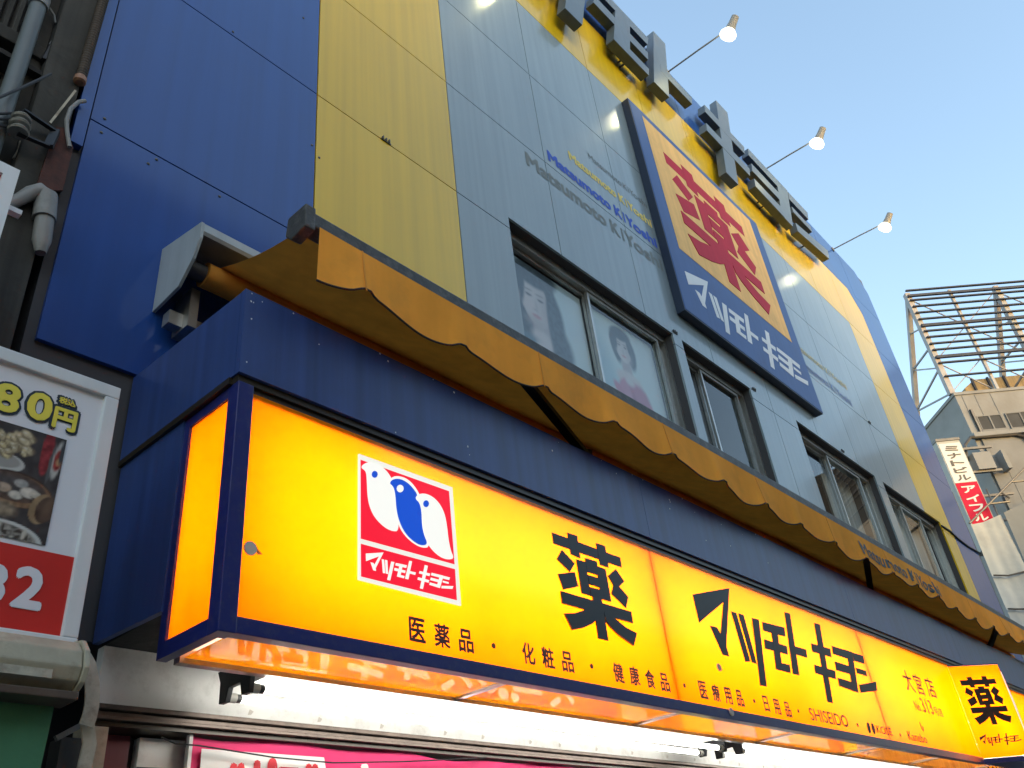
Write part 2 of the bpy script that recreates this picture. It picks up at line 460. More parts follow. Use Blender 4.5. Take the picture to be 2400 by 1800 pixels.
def brand_line(mb, o, u, v, bold, lift=(0, -.003, 0)):
    """The shop's name in Latin letters, word by word, so that no letters run into each other."""
    o = Vector(o); u = Vector(u)
    for w_, a, b in (('Matsumoto', 0, .545), ('K', .578, .648), ('i', .664, .680), ('Y', .690, .766), ('oshi', .758, 1.0)):
        text_on(mb, w_, o + u * a, u * (b - a), v, bold, lift)
    return mb

# ------------------------------------------------------------------ lettering shapes traced once, in metres on the sign
LOGO = {
 'ma': [[(62,535),(300,493),(280,870),(300,937),(257,925),(175,738),(220,748),(243,790),(262,585),(105,717)]],
 'tsu': [[(312,645),(345,655),(437,970),(405,972)], [(358,657),(392,668),(478,985),(447,976)], [(447,688),(490,698),(542,1132),(500,1125)]],
 'mo': [[(512,712),(658,750),(663,808),(520,770)], [(525,825),(672,870),(680,925),(532,885)], [(572,775),(612,785),(642,1002),(602,1016)], [(600,970),(690,992),(697,1045),(603,1020)]],
 'to': [[(658,648),(693,658),(755,1060),(712,1050)], [(705,865),(798,892),(805,945),(714,920)]],
 'ki': [[(850,718),(887,730),(972,1240),(935,1230)], [(830,852),(955,888),(962,942),(838,905)], [(850,990),(985,1030),(992,1085),(858,1045)]],
 'yo': [[(965,868),(1085,905),(1092,960),(972,920)], [(1060,897),(1097,908),(1137,1172),(1098,1160)], [(985,970),(1075,998),(1083,1052),(993,1025)], [(1003,1075),(1100,1105),(1108,1162),(1012,1128)]],
 'shi': [[(1100,912),(1168,932),(1175,985),(1108,965)], [(1120,1010),(1185,1030),(1193,1065),(1128,1045)], [(1140,1120),(1250,1100),(1258,1160),(1152,1172)]],
}
SY = -1.10                                  # plane of the lit sign's face
LOGO = {k: [[(lambda p: (p.x, p.z))(at(*C9(*q), SY)) for q in st] for st in v] for k, v in LOGO.items()}
lx = [p[0] for g in LOGO.values() for st in g for p in st]; lz = [p[1] for g in LOGO.values() for st in g for p in st]
LB = (min(lx), max(lx), min(lz), max(lz))
YAKU = [
 [(437,228),(1198,508),(1215,618),(455,352)], [(608,230),(718,268),(755,518),(648,470)], [(928,347),(1028,380),(1068,620),(972,590)],
 [(548,425),(690,575),(637,668),(492,525)], [(505,692),(688,668),(730,830),(565,865)],
 [(1145,637),(1240,775),(1185,830),(1285,950),(1258,1068),(1097,910),(1122,820),(1060,712)],
 [(708,530),(810,560),(865,934),(768,905)], [(930,600),(1030,640),(1095,1000),(985,970)], [(805,515),(935,555),(945,707),(825,668)],
 [(833,702),(955,739),(977,845),(850,805)], [(858,837),(984,873),(990,972),(864,934)],
 [(885,930),(983,960),(1060,1435),(950,1405)], [(532,882),(1312,1112),(1335,1240),(550,1018)],
 [(800,1090),(930,1090),(925,1205),(880,1245),(790,1288),(660,1315),(570,1132),(690,1128)],
 [(1010,1110),(1085,1140),(1140,1195),(1250,1285),(1375,1352),(1340,1490),(1180,1375),(1090,1290),(1035,1220)],
]
YAKU = [[(lambda p: (p.x, p.z))(at(*CY(*q), SY)) for q in st] for st in YAKU]
yx = [p[0] for st in YAKU for p in st]; yz = [p[1] for st in YAKU for p in st]
YB = (min(yx), max(yx), min(yz), max(yz))
def strokes(mb, sts, B, o, u, v, nrm, t0, dt=.0005):
    """Strokes placed in the rectangle o,u,v; each lies a hair above the last so that none share a plane."""
    o = Vector(o); u = Vector(u); v = Vector(v); nrm = Vector(nrm)
    for i, st in enumerate(sts):
        pts = [o + u * ((x - B[0]) / (B[1] - B[0])) + v * ((z - B[2]) / (B[3] - B[2])) for x, z in st]
        mb.prism(pts, nrm * (t0 + dt * i))
    return mb
KANA = {'ma': 'マ', 'tsu': 'ツ', 'mo': 'モ', 'to': 'ト', 'ki': 'キ', 'yo': 'ヨ', 'shi': 'シ'}
def logo(parent, mat, o, u, v, nrm, t0=.003):
    for g in LOGO:
        strokes(MB(), LOGO[g], LB, o, u, v, nrm, t0).build('letter', mat, parent)
OUT = Vector((0, -1, 0))

# ------------------------------------------------------------------ printed pictures: a fine sheet whose points carry the print's colours
def hashn(i, j):
    v = math.sin(i * 127.1 + j * 311.7) * 43758.5453
    return v - math.floor(v)
def vnoise(x, y):
    i, j = math.floor(x), math.floor(y); a, b = x - i, y - j; a = a * a * (3 - 2 * a); b = b * b * (3 - 2 * b)
    return (hashn(i, j) * (1 - a) + hashn(i + 1, j) * a) * (1 - b) + (hashn(i, j + 1) * (1 - a) + hashn(i + 1, j + 1) * a) * b
class Print:
    def __init__(s, base): s.l = []; s.base = base
    def ell(s, cx, cy, rx, ry, col, soft=.15, rot=0.0, alpha=1.0, mottle=0.0, ms=30):
        s.l.append((cx, cy, rx, ry, col, soft, math.cos(rot), math.sin(rot), alpha, mottle, ms)); return s
    def at(s, x, y):
        c = list(s.base(x, y))
        for cx, cy, rx, ry, col, soft, co, si, al, mo, ms in s.l:
            dx, dy = x - cx, y - cy; u = (dx * co + dy * si) / rx; v = (-dx * si + dy * co) / ry
            d = math.sqrt(u * u + v * v)
            if d > 1 + soft: continue
            a = 1.0 if d < 1 - soft else (1 + soft - d) / (2 * soft); a = a * a * (3 - 2 * a) * al
            k = 1 + mo * (vnoise(x * ms, y * ms) - .5) if mo else 1
            for q in range(3): c[q] += (col[q] * k - c[q]) * a
        return c
def print_sheet(name, parent, fx, nu, nv, paint):
    """fx(u, v) -> point; paint(u, v) -> colour."""
    pts = [(i / nu, j / nv) for i in range(nu + 1) for j in range(nv + 1)]
    mb = MB().add([fx(u, v) for u, v in pts], [(i * (nv + 1) + j, (i + 1) * (nv + 1) + j, (i + 1) * (nv + 1) + j + 1, i * (nv + 1) + j + 1) for i in range(nu) for j in range(nv)])
    o = mb.build(name, 'printed_photo', parent)
    ca = o.data.color_attributes.new('print', 'FLOAT_COLOR', 'POINT')
    for k, (u, v) in enumerate(pts): ca.data[k].color = (*[max(0.0, q) for q in paint(u, v)], 1)
    return o
# ================================================================== the setting
tag(MB().add([(-300, -300, 0), (300, -300, 0), (300, 300, 0), (-300, 300, 0)], [(0, 1, 2, 3)]).build('street', 'asphalt'), kind='structure')
pv = tag(MB().box(-30, 60, -2.6, .6, .002, .13).build('pavement', 'paving'), kind='structure')
kb = MB()
tag(MB().box(-30, 60, -2.78, -2.604, .002, .145).build('kerb', 'kerb'), kind='structure')

# ================================================================== the drugstore building
bld = thing('drugstore_building', (12.2, 3, 0), 'drugstore building clad in blue, yellow and grey metal panels', 'building')
XS = [1.27, 3.09] + [4.91 + 1.82 * k for k in range(0, 11)]
ZS = [4.65, 6.48, 8.32, 10.14, 11.95, 13.77, 15.58, 17.2]
HOLES = [(5.76, 9.22, 6.66, 8.50), (9.46, 11.48, 6.66, 8.50), (13.12, 16.60, 6.66, 8.52), (17.02, 20.45, 6.66, 8.52)]
G = .0065
nc, nr = len(XS) - 1, len(ZS) - 1
for i in range(nc):
    for j in range(nr):
        ring = min(i, nc - 1 - i, nr - 1 - j)
        mat = 'panel_blue' if ring == 0 else 'panel_yellow' if ring == 1 else 'panel_grey'
        xa, xb, za, zb = XS[i] + G, XS[i + 1] - G, ZS[j] + G, ZS[j + 1] - G
        mb = MB()
        if i == nc - 1 and j == nr - 1:          # the cut corner of the parapet
            mb.prism([(xa, 0, za), (xb, 0, za), (xb, 0, zb - .55), (xb - .6, 0, zb), (xa, 0, zb)], (0, .03, 0))
        else:
            slab(mb, (xa, xb), (za, zb), 0, .03, HOLES)
        if mb.v: mb.build('panel', mat, bld)
# rivets along the joints (small fixing clips)
for (x, z) in [(1.36, 6.41), (1.36, 6.55), (1.75, 6.44), (2.2, 8.37), (2.25, 6.42), (3.05, 7.6), (3.13, 7.5), (1.7, 6.36), (2.9, 9.3)]:
    MB().lathe([(0, .012), (.006, .010), (.009, .003)], (0, -1, 0), (x, 0, z), 8).build('rivet', 'steel_dark', bld)
for (x, z) in [(3.92, 8.325), (11.62, 8.52), (9.3, 8.545), (15.1, 8.56), (17.72, 10.145)]:      # bird-proof clips and joint brackets
    b = MB().box(x - .06, x + .06, -.012, 0, z - .008, z + .008)
    for q in (-.05, -.01, .03): b.box(x + q, x + q + .010, -.025, 0, z, z + .03 + .02 * random.random())
    b.build('clip', 'steel_dark', bld)
MB().box(1.185, 1.262, -.022, .05, 6.18, 17.2).build('corner_flashing', 'panel_blue', bld)
mb = MB(); slab(mb, (1.22, 23.11), (3.06, 17.17), .034, .9, HOLES); mb.build('wall', 'wall_core', bld)
MB().box(1.22, 23.1, .905, 12, .13, 17.1).build('body', 'wall_core', bld)
MB().prism([(21.29 - .55, -.004, 15.58 - G), (21.29 - G, -.004, 15.58 - G), (21.29 - G, -.004, 15.58 - .65)], (0, .003, 0)).build('painted_corner', 'panel_blue', bld)

def window(x0, x1, z0, z1, splits, curtains=()):
    fr = MB(); t = .045
    fr.box(x0 + .002, x0 + t, .14, .30, z0 + .002, z1 - .002).box(x1 - t, x1 - .002, .14, .30, z0 + .002, z1 - .002)
    fr.box(x0 + t, x1 - t, .14, .30, z1 - t - .06, z1 - .002).box(x0 + t, x1 - t, .14, .30, z0 + .002, z0 + t)
    f = fr.build('window', 'aluminium', bld)
    MB().box(x0 + .004, x1 - .004, -.03, .14, z0 + .002, z0 + .03).build('sill', 'aluminium', f)
    xs = [x0 + t] + list(splits) + [x1 - t]
    for k in range(len(xs) - 1):
        a, b = xs[k], xs[k + 1]; yy = .16 if k % 2 else .215
        a -= .02 if k else 0; b += .02 if k < len(xs) - 2 else 0
        s = .042; za, zb = z0 + t + .004, z1 - t - .066
        sh = MB()
        sh.box(a, a + s, yy, yy + .04, za, zb).box(b - s, b, yy, yy + .04, za, zb)
        sh.box(a + s, b - s, yy, yy + .04, za, za + s + .02).box(a + s, b - s, yy, yy + .04, zb - s, zb)
        sh.build('sash', 'aluminium', f)
        MB().add([(a + s, yy + .02, za + s + .02), (b - s, yy + .02, za + s + .02), (b - s, yy + .02, zb - s), (a + s, yy + .02, zb - s)], [(0, 1, 2, 3)]).build('pane', 'glass', f)
    for (a, b) in curtains:
        c = MB(); n = max(6, int((b - a) / .05)); pts = []
        for i in range(n + 1):
            pts.append((a + (b - a) * i / n, .48 + (.03 if i % 2 else -.02) + .01 * random.random()))
        for i in range(n):
            (xa, ya), (xb, yb) = pts[i], pts[i + 1]
            c.add([(xa, ya, z0 + .05), (xb, yb, z0 + .05), (xb, yb, z1 - .05), (xa, ya, z1 - .05)], [(0, 1, 2, 3)])
        c.build('curtain', 'curtain', f)
window(*HOLES[0], (7.42, 9.02))
window(*HOLES[1], (10.18, 11.28), [(9.5, 10.3)])
window(*HOLES[2], (14.62, 16.1), [(13.2, 14.1), (14.9, 16.4)])
window(*HOLES[3], (18.3, 19.5), [(17.1, 20.3)])

# two advertising posters in the first window
def poster(x0, x1, z0, z1, label, pr):
    p = thing('poster', ((x0 + x1) / 2, .275, z0), label, 'poster', 'portrait posters behind the first window')
    MB().box(x0, x1, .277, .280, z0, z1).build('backing', 'poster_pale', p)
    print_sheet('print', p, lambda u, v: (x0 + (x1 - x0) * u, .275, z0 + (z1 - z0) * v), 84, 84, pr.at)
SK, SKD, HR = (.56, .50, .50), (.40, .355, .37), (.075, .10, .125)
p1 = Print(lambda u, v: (.30 + .22 * u + .05 * vnoise(u * 5, v * 5), .43 + .16 * u + .05 * vnoise(u * 5, v * 5), .52 + .11 * u))
p1.ell(.40, .60, .31, .40, HR, .10, .06, 1, .5, 40).ell(.47, .28, .30, .34, HR, .15, -.1, 1, .5, 40)
p1.ell(.42, .40, .105, .22, SKD, .2).ell(.40, .30, .12, .10, SK, .4)
p1.ell(.42, .0, .55, .25, (.085, .155, .20), .12, 0, 1, .7, 14).ell(.22, .12, .22, .16, (.11, .19, .24), .3, .4).ell(.42, .22, .10, .07, SK, .4)
p1.ell(.375, .655, .175, .245, SK, .07, .10).ell(.50, .60, .07, .22, SKD, .8, .10, .7).ell(.30, .60, .07, .06, (.60, .50, .50), .9, 0, .6).ell(.36, .44, .12, .05, SKD, .8, 0, .7)
p1.ell(.42, .93, .27, .13, HR, .18, .15, 1, .4, 40).ell(.215, .76, .055, .22, HR, .3, -.15).ell(.575, .58, .07, .36, HR, .3, -.05, 1, .5, 40)
for cx in (.305, .445):
    p1.ell(cx, .690, .045, .020, SKD, .6, .05, .8).ell(cx, .688, .034, .011, (.10, .10, .11), .5, .05).ell(cx - .003, .737, .050, .009, (.22, .20, .20), .7, .12, .8)
p1.ell(.385, .605, .018, .055, SKD, 1.0, .05, .7).ell(.366, .567, .030, .012, SKD, .8, 0, .8).ell(.372, .512, .050, .013, (.46, .24, .26), .6, .03).ell(.372, .498, .040, .012, (.50, .30, .31), .8)
p1.ell(.085, .66, .045, .15, SK, .25, -.2).ell(.13, .56, .05, .12, SKD, .4, -.35).ell(.06, .82, .016, .07, SK, .4, .1).ell(.09, .84, .015, .07, SK, .4, -.1).ell(.60, .08, .11, .08, SK, .3, .3)
poster(5.84, 7.38, 6.76, 8.32, 'poster of a dark-haired woman in teal behind the left pane', p1)
p2 = Print(lambda u, v: (.43 + .10 * v + .06 * vnoise(u * 4, v * 6), .53 + .08 * v + .06 * vnoise(u * 4, v * 6), .57 + .07 * v))
p2.ell(.14, .30, .16, .45, (.36, .48, .54), .6, .2).ell(.85, .75, .2, .5, (.55, .62, .64), .8)
p2.ell(.48, .785, .185, .185, HR, .12, 0, 1, .5, 40).ell(.36, .70, .06, .14, HR, .3, .2).ell(.61, .70, .06, .14, HR, .3, -.2)
p2.ell(.485, .53, .075, .16, SKD, .25).ell(.49, .42, .19, .09, SK, .25)
p2.ell(.52, .10, .30, .30, (.47, .17, .25), .08, .1, 1, .5, 9).ell(.44, .33, .16, .10, (.50, .20, .28), .2, .5).ell(.62, .30, .13, .12, (.42, .14, .22), .3, -.4).ell(.52, .16, .03, .22, (.34, .10, .17), .9, .2, .8).ell(.485, .42, .07, .05, SK, .5)
p2.ell(.475, .750, .112, .150, SK, .08).ell(.555, .73, .045, .13, SKD, .8, 0, .7)
p2.ell(.48, .895, .15, .065, HR, .25, .1, 1, .4, 40).ell(.378, .80, .03, .10, HR, .4, -.1).ell(.585, .80, .03, .10, HR, .4, .1)
for cx in (.428, .522):
    p2.ell(cx, .770, .024, .008, (.10, .10, .11), .6).ell(cx, .800, .032, .006, (.24, .21, .21), .8)
p2.ell(.476, .705, .012, .03, SKD, 1.0, 0, .7).ell(.476, .665, .034, .010, (.48, .22, .25), .6)
p2.ell(.20, .20, .10, .055, SK, .3, .5).ell(.30, .26, .05, .10, (.47, .17, .25), .3, .8)
poster(7.50, 9.00, 6.76, 8.32, 'poster of a woman in a rose dress behind the right pane', p2)

# printed lines on the grey panels: sign print, part of the building
for (x0, z0, h, mat, bold) in ((6.30, 9.765, .255, 'print_pale', .045), (6.82, 10.235, .215, 'print_blue', .065), (7.37, 10.665, .185, 'print_yellow', .055), (7.93, 11.10, .135, 'print_grey', .0)):
    brand_line(MB(), (x0, 0, z0), (9.46 - x0, 0, 0), (0, 0, h), bold).build('lettering', mat, bld)
for (x1, z0, h, mat) in ((16.9, 10.24, .20, 'faded_blue'), (16.97, 10.69, .17, 'faded_yellow')):
    brand_line(MB(), (14.42, 0, z0), (x1 - 14.42, 0, 0), (0, 0, h), .03).build('lettering', mat, bld)

wc = [at(2207, 1232, -.02), at(2226, 1244, -.02), at(2245, 1262, -.02), at(2268, 1280, -.02), at(2298, 1297, -.02)]
solo('wall_cable', MB().tube(wc, .022, 6), 'cable', 'dark cable slanting across the right yellow stripe beside the last window', 'cable')

# ================================================================== block letters along the parapet
names = {'ma': 'flag-shaped', 'tsu': 'three-stroke', 'mo': 'three-bar', 'to': 'upright with one short arm', 'ki': 'upright crossed by two bars', 'yo': 'comb-shaped', 'shi': 'three stacked strokes'}
for g, sts in LOGO.items():
    pts = [[(4.0775 * x - 20.074, 4.047 * z + 1.621) for x, z in st] for st in sts]
    ax = [p[0] for st in pts for p in st]; az = [p[1] for st in pts for p in st]
    t = thing('block_letter', (sum(ax) / len(ax), 0, min(az)), 'grey block letter %s on the parapet, %s' % (KANA[g], names[g]), 'letter', 'block letters along the parapet')
    for i, st in enumerate(pts):
        MB().prism([(x, -.12, z) for x, z in st], (0, -.18 - .0025 * i, 0)).build('stroke', 'letter_grey', t, bevel=.006)
        for e_ in (.25, .75):
            px_ = sum(p[0] for p in st) / len(st); pz_ = min(p[1] for p in st) + (max(p[1] for p in st) - min(p[1] for p in st)) * (.5 if g in ('ma', 'shi') else e_)
            MB().cyl((px_, -.122, pz_), (px_, .03, pz_), .02, 6).build('standoff', 'steel_dark', t)

# ================================================================== the square wall sign
ws = thing('wall_sign', (11.9, 0, 9.02), 'square blue wall sign with a red character on orange', 'sign')
MB().box(9.55, 14.25, -.148, -.002, 9.02, 13.74).build('box', 'sign_blue', ws, bevel=.01)
MB().box(9.545, 14.255, -.14, -.004, 9.0, 9.018).build('bottom_edge', 'sign_blue_dark', ws)
MB().box(9.530, 9.548, -.14, -.004, 9.0, 13.74).build('side_edge', 'sign_blue_dark', ws)
MB().box(9.92, 13.86, -.152, -.146, 10.43, 13.58).build('face', 'sign_orange', ws)
strokes(MB(), YAKU, YB, (10.38, -.152, 10.66), (2.94, 0, 0), (0, 0, 2.50), OUT, .003).build('letter', 'sign_red', ws)
logo(ws, 'sign_white', (9.88, -.148, 9.20), (4.12, 0, 0), (0, 0, .95), OUT)

# ================================================================== arm lamps
LX = [7.95, 12.28, 16.58, 20.93]
for k, x in enumerate(LX):
    nm = ['lamp on a long arm above the yellow left stripe', 'lit bulb on a long arm, highest and nearest in view', 'lit bulb on a long arm, second of the row', 'lit bulb on a long arm, farthest of the row'][k]
    t = thing('arm_lamp', (x, 0, 17.1), nm, 'lamp', 'arm lamps lighting the facade')
    hd = Vector((x, -1.58, 17.06))
    MB().tube([(x, -.005, 17.12), (x, -.8, 17.10), hd], .018, 8).build('arm', 'lamp_grey', t, smooth=True)
    MB().lathe([(0, .07), (.02, .07), (.022, .03)], (0, -1, 0), (x, -.002, 17.12), 12).build('wall_plate', 'lamp_grey', t)
    ax = Vector((0, .62, -.78)).normalized()
    b0 = hd + Vector((0, -.03, .03))
    MB().lathe([(-.22, .045), (-.21, .08), (-.04, .088), (.07, .105), (.11, .11)], ax, b0, 16).build('socket', 'lamp_grey', t, smooth=True)
    MB().lathe([(.09, .09), (.13, .12), (.19, .165), (.24, .17), (.28, .15), (.31, .085), (.315, .0)], ax, b0, 20).build('bulb', 'bulb', t, smooth=True)
    MB().bar(hd + Vector((0, 0, -.03)), hd + Vector((0, 0, .05)), .03, .03).build('swivel', 'steel_dark', t)
    ld = bpy.data.lights.new('lamp_light', 'SPOT'); ld.energy = 8; ld.color = (1.0, .93, .42); ld.spot_size = RAD(120); ld.spot_blend = .9; ld.shadow_soft_size = .15
    lo = bpy.data.objects.new('lamp_light', ld); COL.objects.link(lo); lo.parent = t
    lo.location = b0 + ax * .36 - Vector(t.location)
    lo.rotation_euler = (-ax).to_track_quat('Z', 'Y').to_euler()

# ================================================================== awning
aw = thing('awning', (11, 0, 5.1), 'orange retractable awning with a scalloped valance under the windows', 'awning')
AX0, AX1 = 1.89, 20.4
MB().prism([(AX0, 0, 5.68), (AX0, -.5, 5.57), (AX0, -.50, 5.44), (AX0, -.44, 5.31), (AX0, -.30, 5.17), (AX0, 0, 5.15)], (.02, 0, 0)).build('end_plate', 'housing_grey', aw)
mb = MB(); prof = [(0, 5.675), (-.50, 5.565), (-.505, 5.50)]
for (ya, za), (yb, zb) in zip(prof[:-1], prof[1:]):
    mb.hexa([(AX0 + .02, ya, za), (AX1, ya, za), (AX1, yb, zb), (AX0 + .02, yb, zb)], [(AX0 + .02, ya, za - .02), (AX1, ya, za - .02), (AX1, yb + (.015 if zb < 5.55 else 0), zb - .02), (AX0 + .02, yb + (.015 if zb < 5.55 else 0), zb - .02)])
mb.build('cover', 'housing_grey', aw)
MB().cyl((AX0 + .16, -.29, 5.36), (AX1, -.29, 5.36), .085, 20).build('roller', 'awning_under', aw, smooth=True)
MB().cyl((AX0 + .04, -.29, 5.36), (AX0 + .158, -.29, 5.36), .06, 14).build('roller_cap', 'steel_dark', aw, smooth=True)
MB().box(AX0 + .05, AX1, -.13, -.05, 5.02, 5.12).build('square_rail', 'aluminium', aw)
MB().box(AX0 + .14, AX0 + .20, -.20, -.01, 5.0, 5.30).build('wall_bracket', 'aluminium', aw)
BZ, BY_ = 5.11, -1.31
# cloth: from the roller to the front bar, sagging a little
mb = MB(); nx = 60; ny = 8; fx0, fx1 = 2.13, 20.2
vs = []
for i in range(nx + 1):
    for j in range(ny + 1):
        t = j / ny
        vs.append((fx0 + (fx1 - fx0) * i / nx, -.30 + (BY_ + .30) * t, 5.445 + (BZ + .02 - 5.445) * t - .05 * math.sin(math.pi * t) - .006 * math.sin(i * .9)))
mb.add(vs, [(i * (ny + 1) + j, (i + 1) * (ny + 1) + j, (i + 1) * (ny + 1) + j + 1, i * (ny + 1) + j + 1) for i in range(nx) for j in range(ny)])
mb.build('cloth', 'awning_under', aw, smooth=True)
MB().box(2.11, 20.3, BY_ - .055, BY_ + .055, BZ - .055, BZ + .05).build('front_bar', 'bar_grey', aw, bevel=.012)
MB().prism([(2.045, BY_ - .07, BZ + .07), (2.045, BY_ + .10, BZ + .07), (2.045, BY_ + .12, BZ - .06), (2.045, BY_ + .06, BZ - .12), (2.045, BY_ - .07, BZ - .10)], (.07, 0, 0)).build('bar_end', 'bar_grey', aw, bevel=.01)
# valance
VX0, PITCH, VN = 2.15, .80, 12
AMP = [.055 + .025 * random.random() for _ in range(40)]
LEAN = [.2 + .7 * random.random() for _ in range(40)]
def vz(x):
    k = math.floor((x - 2.45) / PITCH); ph = (x - 2.45) / PITCH - k
    s_ = max(0.0, math.sin(math.pi * ph))
    return 4.77 + .010 * math.sin(x * 1.7) - AMP[k % 40] * s_ ** .72 * (1.0 + LEAN[k % 40] * (ph - .5))
def vy(x, t):
    ph = ((x - 2.45) / PITCH) % 1.0
    return BY_ - .06 - .85 * t * (.018 * math.sin(2 * math.pi * ph + .6 + .5 * math.sin(x)) + .022 * math.sin(x * 1.3) + .010 * math.sin(x * 5.3) + .03 * math.exp(-((ph - .03) / .05) ** 2) + .03 * math.exp(-((ph - .97) / .04) ** 2))
xs = []; x = VX0
while x < 20.25:
    xs.append(x); x += PITCH / 24
rows = 7
vs = []
for i, x in enumerate(xs):
    for j in range(rows + 1):
        t = j / rows; zt = BZ - .045
        vs.append((x, vy(x, t), zt + (vz(x) - zt) * t))
mb = MB().add(vs, [(i * (rows + 1) + j, (i + 1) * (rows + 1) + j, (i + 1) * (rows + 1) + j + 1, i * (rows + 1) + j + 1) for i in range(len(xs) - 1) for j in range(rows)])
val = mb.build('valance', 'awning_cloth', aw, smooth=True)
MB().tube([(x, vy(x, 1.0), vz(x)) for x in xs], .007, 5).build('binding', 'binding', val)
zt = BZ - .045
for x in [2.45 + 1.6 * k for k in range(12)]:
    mb = MB()
    for j in range(6):
        t0, t1 = j / 6, (j + 1) / 6
        mb.bar((x + .005, vy(x, t0) - .004, zt + (vz(x + .05) - zt) * t0), (x + .005, vy(x, t1) - .004, zt + (vz(x + .05) - zt) * t1), .010, .003, (0, 1, 0))
    mb.build('seam', 'awning_under', val)
mb = brand_line(MB(), (9.62, 0, 4.80), (2.68, 0, 0), (0, 0, .17), .03)
for p in mb.v:                                   # the print follows the hanging cloth
    p.y = p.y * .3 + vy(p.x, min(1.0, (zt - p.z) / (zt - vz(p.x)))) - .004
mb.build('lettering', 'print_grey', val)
for x0 in (3.85, 10.2, 15.6):
    MB().bar((x0, -1.24, 4.99), (x0 + 1.75, -.62, 5.04), .07, .055).build('folding_arm', 'tube_dark', aw)
    MB().bar((x0 + 1.75, -.60, 5.05), (x0 + .5, -.24, 5.10), .07, .06).build('folding_arm', 'tube_dark', aw)
    MB().cyl((x0 + 1.75, -.61, 4.98), (x0 + 1.75, -.61, 5.11), .055, 12).build('elbow', 'tube_dark', aw)

# ================================================================== canopy fascia above the lit sign
cf = thing('canopy_fascia', (10, -.55, 4.07), 'navy painted canopy fascia with rain streaks above the lit sign', 'canopy')
HY = -1.13
HX = [1.865, 5.5, 9.45, 13.1, 16.7, 20.4]
for a, b in zip(HX[:-1], HX[1:]):
    MB().box(a + (.0 if a < 2 else .002), b - .002, HY, HY + .04, 4.085, 4.615).build('front_board', 'navy', cf)
MB().prism([(1.865, HY + .042, 4.085), (1.865, HY + .042, 4.613), (1.84, 0, 4.625), (1.84, 0, 4.06)], (.035, 0, 0)).build('side_board', 'navy', cf)
MB().box(1.91, 20.4, HY + .042, -.002, 4.56, 4.60).build('top_sheet', 'navy', cf)
MB().box(1.875, 20.4, HY + .02, HY + .07, 4.045, 4.083).build('drip_trim', 'trim_dark', cf)
MB().prism([(1.855, HY + .07, 4.045), (1.855, HY + .07, 4.083), (1.835, 0, 4.058), (1.835, 0, 4.022)], (.04, 0, 0)).build('side_trim', 'trim_dark', cf)
MB().prism([(1.868, -.63, 3.02), (1.868, -.63, 4.04), (1.852, -.005, 4.02), (1.852, -.005, 3.035)], (.03, 0, 0)).build('side_cladding', 'navy', cf)
MB().box(1.9, 20.4, -.60, -.004, 3.03, 3.06).build('soffit', 'dark_wall', cf)
mb = MB()                                    # chips in the paint
for k in range(34):
    x = 1.9 + random.random() ** 2.2 * 6; z = (4.61 - .12 * random.random() ** 2) if k % 3 else 4.09 + .5 * random.random()
    r = .002 + .0035 * random.random()
    mb.prism([(x + r * math.cos(a) * (1 + .8 * random.random()), HY - .0015, z + r * 1.6 * math.sin(a)) for a in [i * 1.256 for i in range(5)]], (0, .001, 0))
tag(mb.build('paint_chips', 'sign_white', cf), kind='stuff')
# ================================================================== the lit yellow sign
sg = thing('illuminated_sign', (8, -.9, 2.8), 'backlit yellow shop sign in a navy frame over the entrance', 'sign')
ZB, ZT = 2.87, 3.98
def face(x0, x1):
    return MB().box(x0, x1, SY, SY + .005, ZB - .01, ZT + .03).build('face', 'acryl_yellow', sg)
SEAM = [1.96, 5.485, 9.44, 12.44]
for a, b in zip(SEAM[:-1], SEAM[1:]): face(a + .002, b - .002)
face(15.24, 20.3)
for x in SEAM[1:3]:
    MB().box(x - .022, x + .022, SY + .022, SY + .05, ZB, ZT).build('seam_strip', 'putty', sg)
# frame
MB().box(1.875, 1.962, SY - .018, SY + .07, 2.795, 4.043).build('corner_post', 'navy_frame', sg, bevel=.004)
MB().box(1.962, 12.44, SY - .016, SY + .05, 2.797, ZB).build('bottom_rail', 'navy_frame', sg, bevel=.003)
MB().box(15.24, 20.3, SY - .016, SY + .05, 2.797, ZB).build('bottom_rail', 'navy_frame', sg, bevel=.003)
MB().box(1.962, 20.3, SY + .006, SY + .06, ZT, 4.043).build('top_rail', 'trim_dark', sg)
MB().box(1.877, 1.925, -.68, -.62, 2.797, 4.043).build('rear_post', 'navy_frame', sg)
MB().box(1.877, 1.93, SY + .07, -.68, 2.797, ZB).build('side_rail', 'navy_frame', sg)
MB().box(1.877, 1.93, SY + .07, -.68, ZT, 4.043).build('side_rail', 'navy_frame', sg)
MB().box(1.890, 1.896, SY + .07, -.68, ZB - .002, ZT + .002).build('side_face', 'acryl_yellow', sg)
MB().box(1.962, 20.3, -.67, -.62, 2.790, 2.85).build('rear_rail', 'aluminium', sg)
MB().box(1.93, 20.3, -.64, -.615, 2.852, 4.04).build('back_plate', 'white_panel', sg)
MB().box(1.93, 20.3, SY + .06, -.641, 4.012, 4.02).build('top_plate', 'white_panel', sg)
UX = [1.965, 3.72, 5.55, 7.38, 9.2, 11.0, 12.85, 14.7, 16.5, 18.3, 20.28]
for a, b in zip(UX[:-1], UX[1:]):
    MB().box(a + .02, b - .02, SY + .05, -.672, 2.812, 2.817).build('underside', 'acryl_under', sg)
    MB().box(b - .02, b + .02, SY + .05, -.672, 2.800, 2.84).build('cross_bar', 'aluminium', sg)
for x, l in ((1.99, 1.70), (3.74, 1.66), (5.60, 1.85), (7.50, 1.85), (9.52, 1.45), (11.0, 1.42), (12.5, 2.6), (15.3, 2.4), (17.8, 2.3)):
    for zz in (3.14, 3.43, 3.72):
        MB().cyl((x, -.84, zz), (x + l, -.84, zz), .016, 8).build('lamp_tube', 'sign_tube', sg)
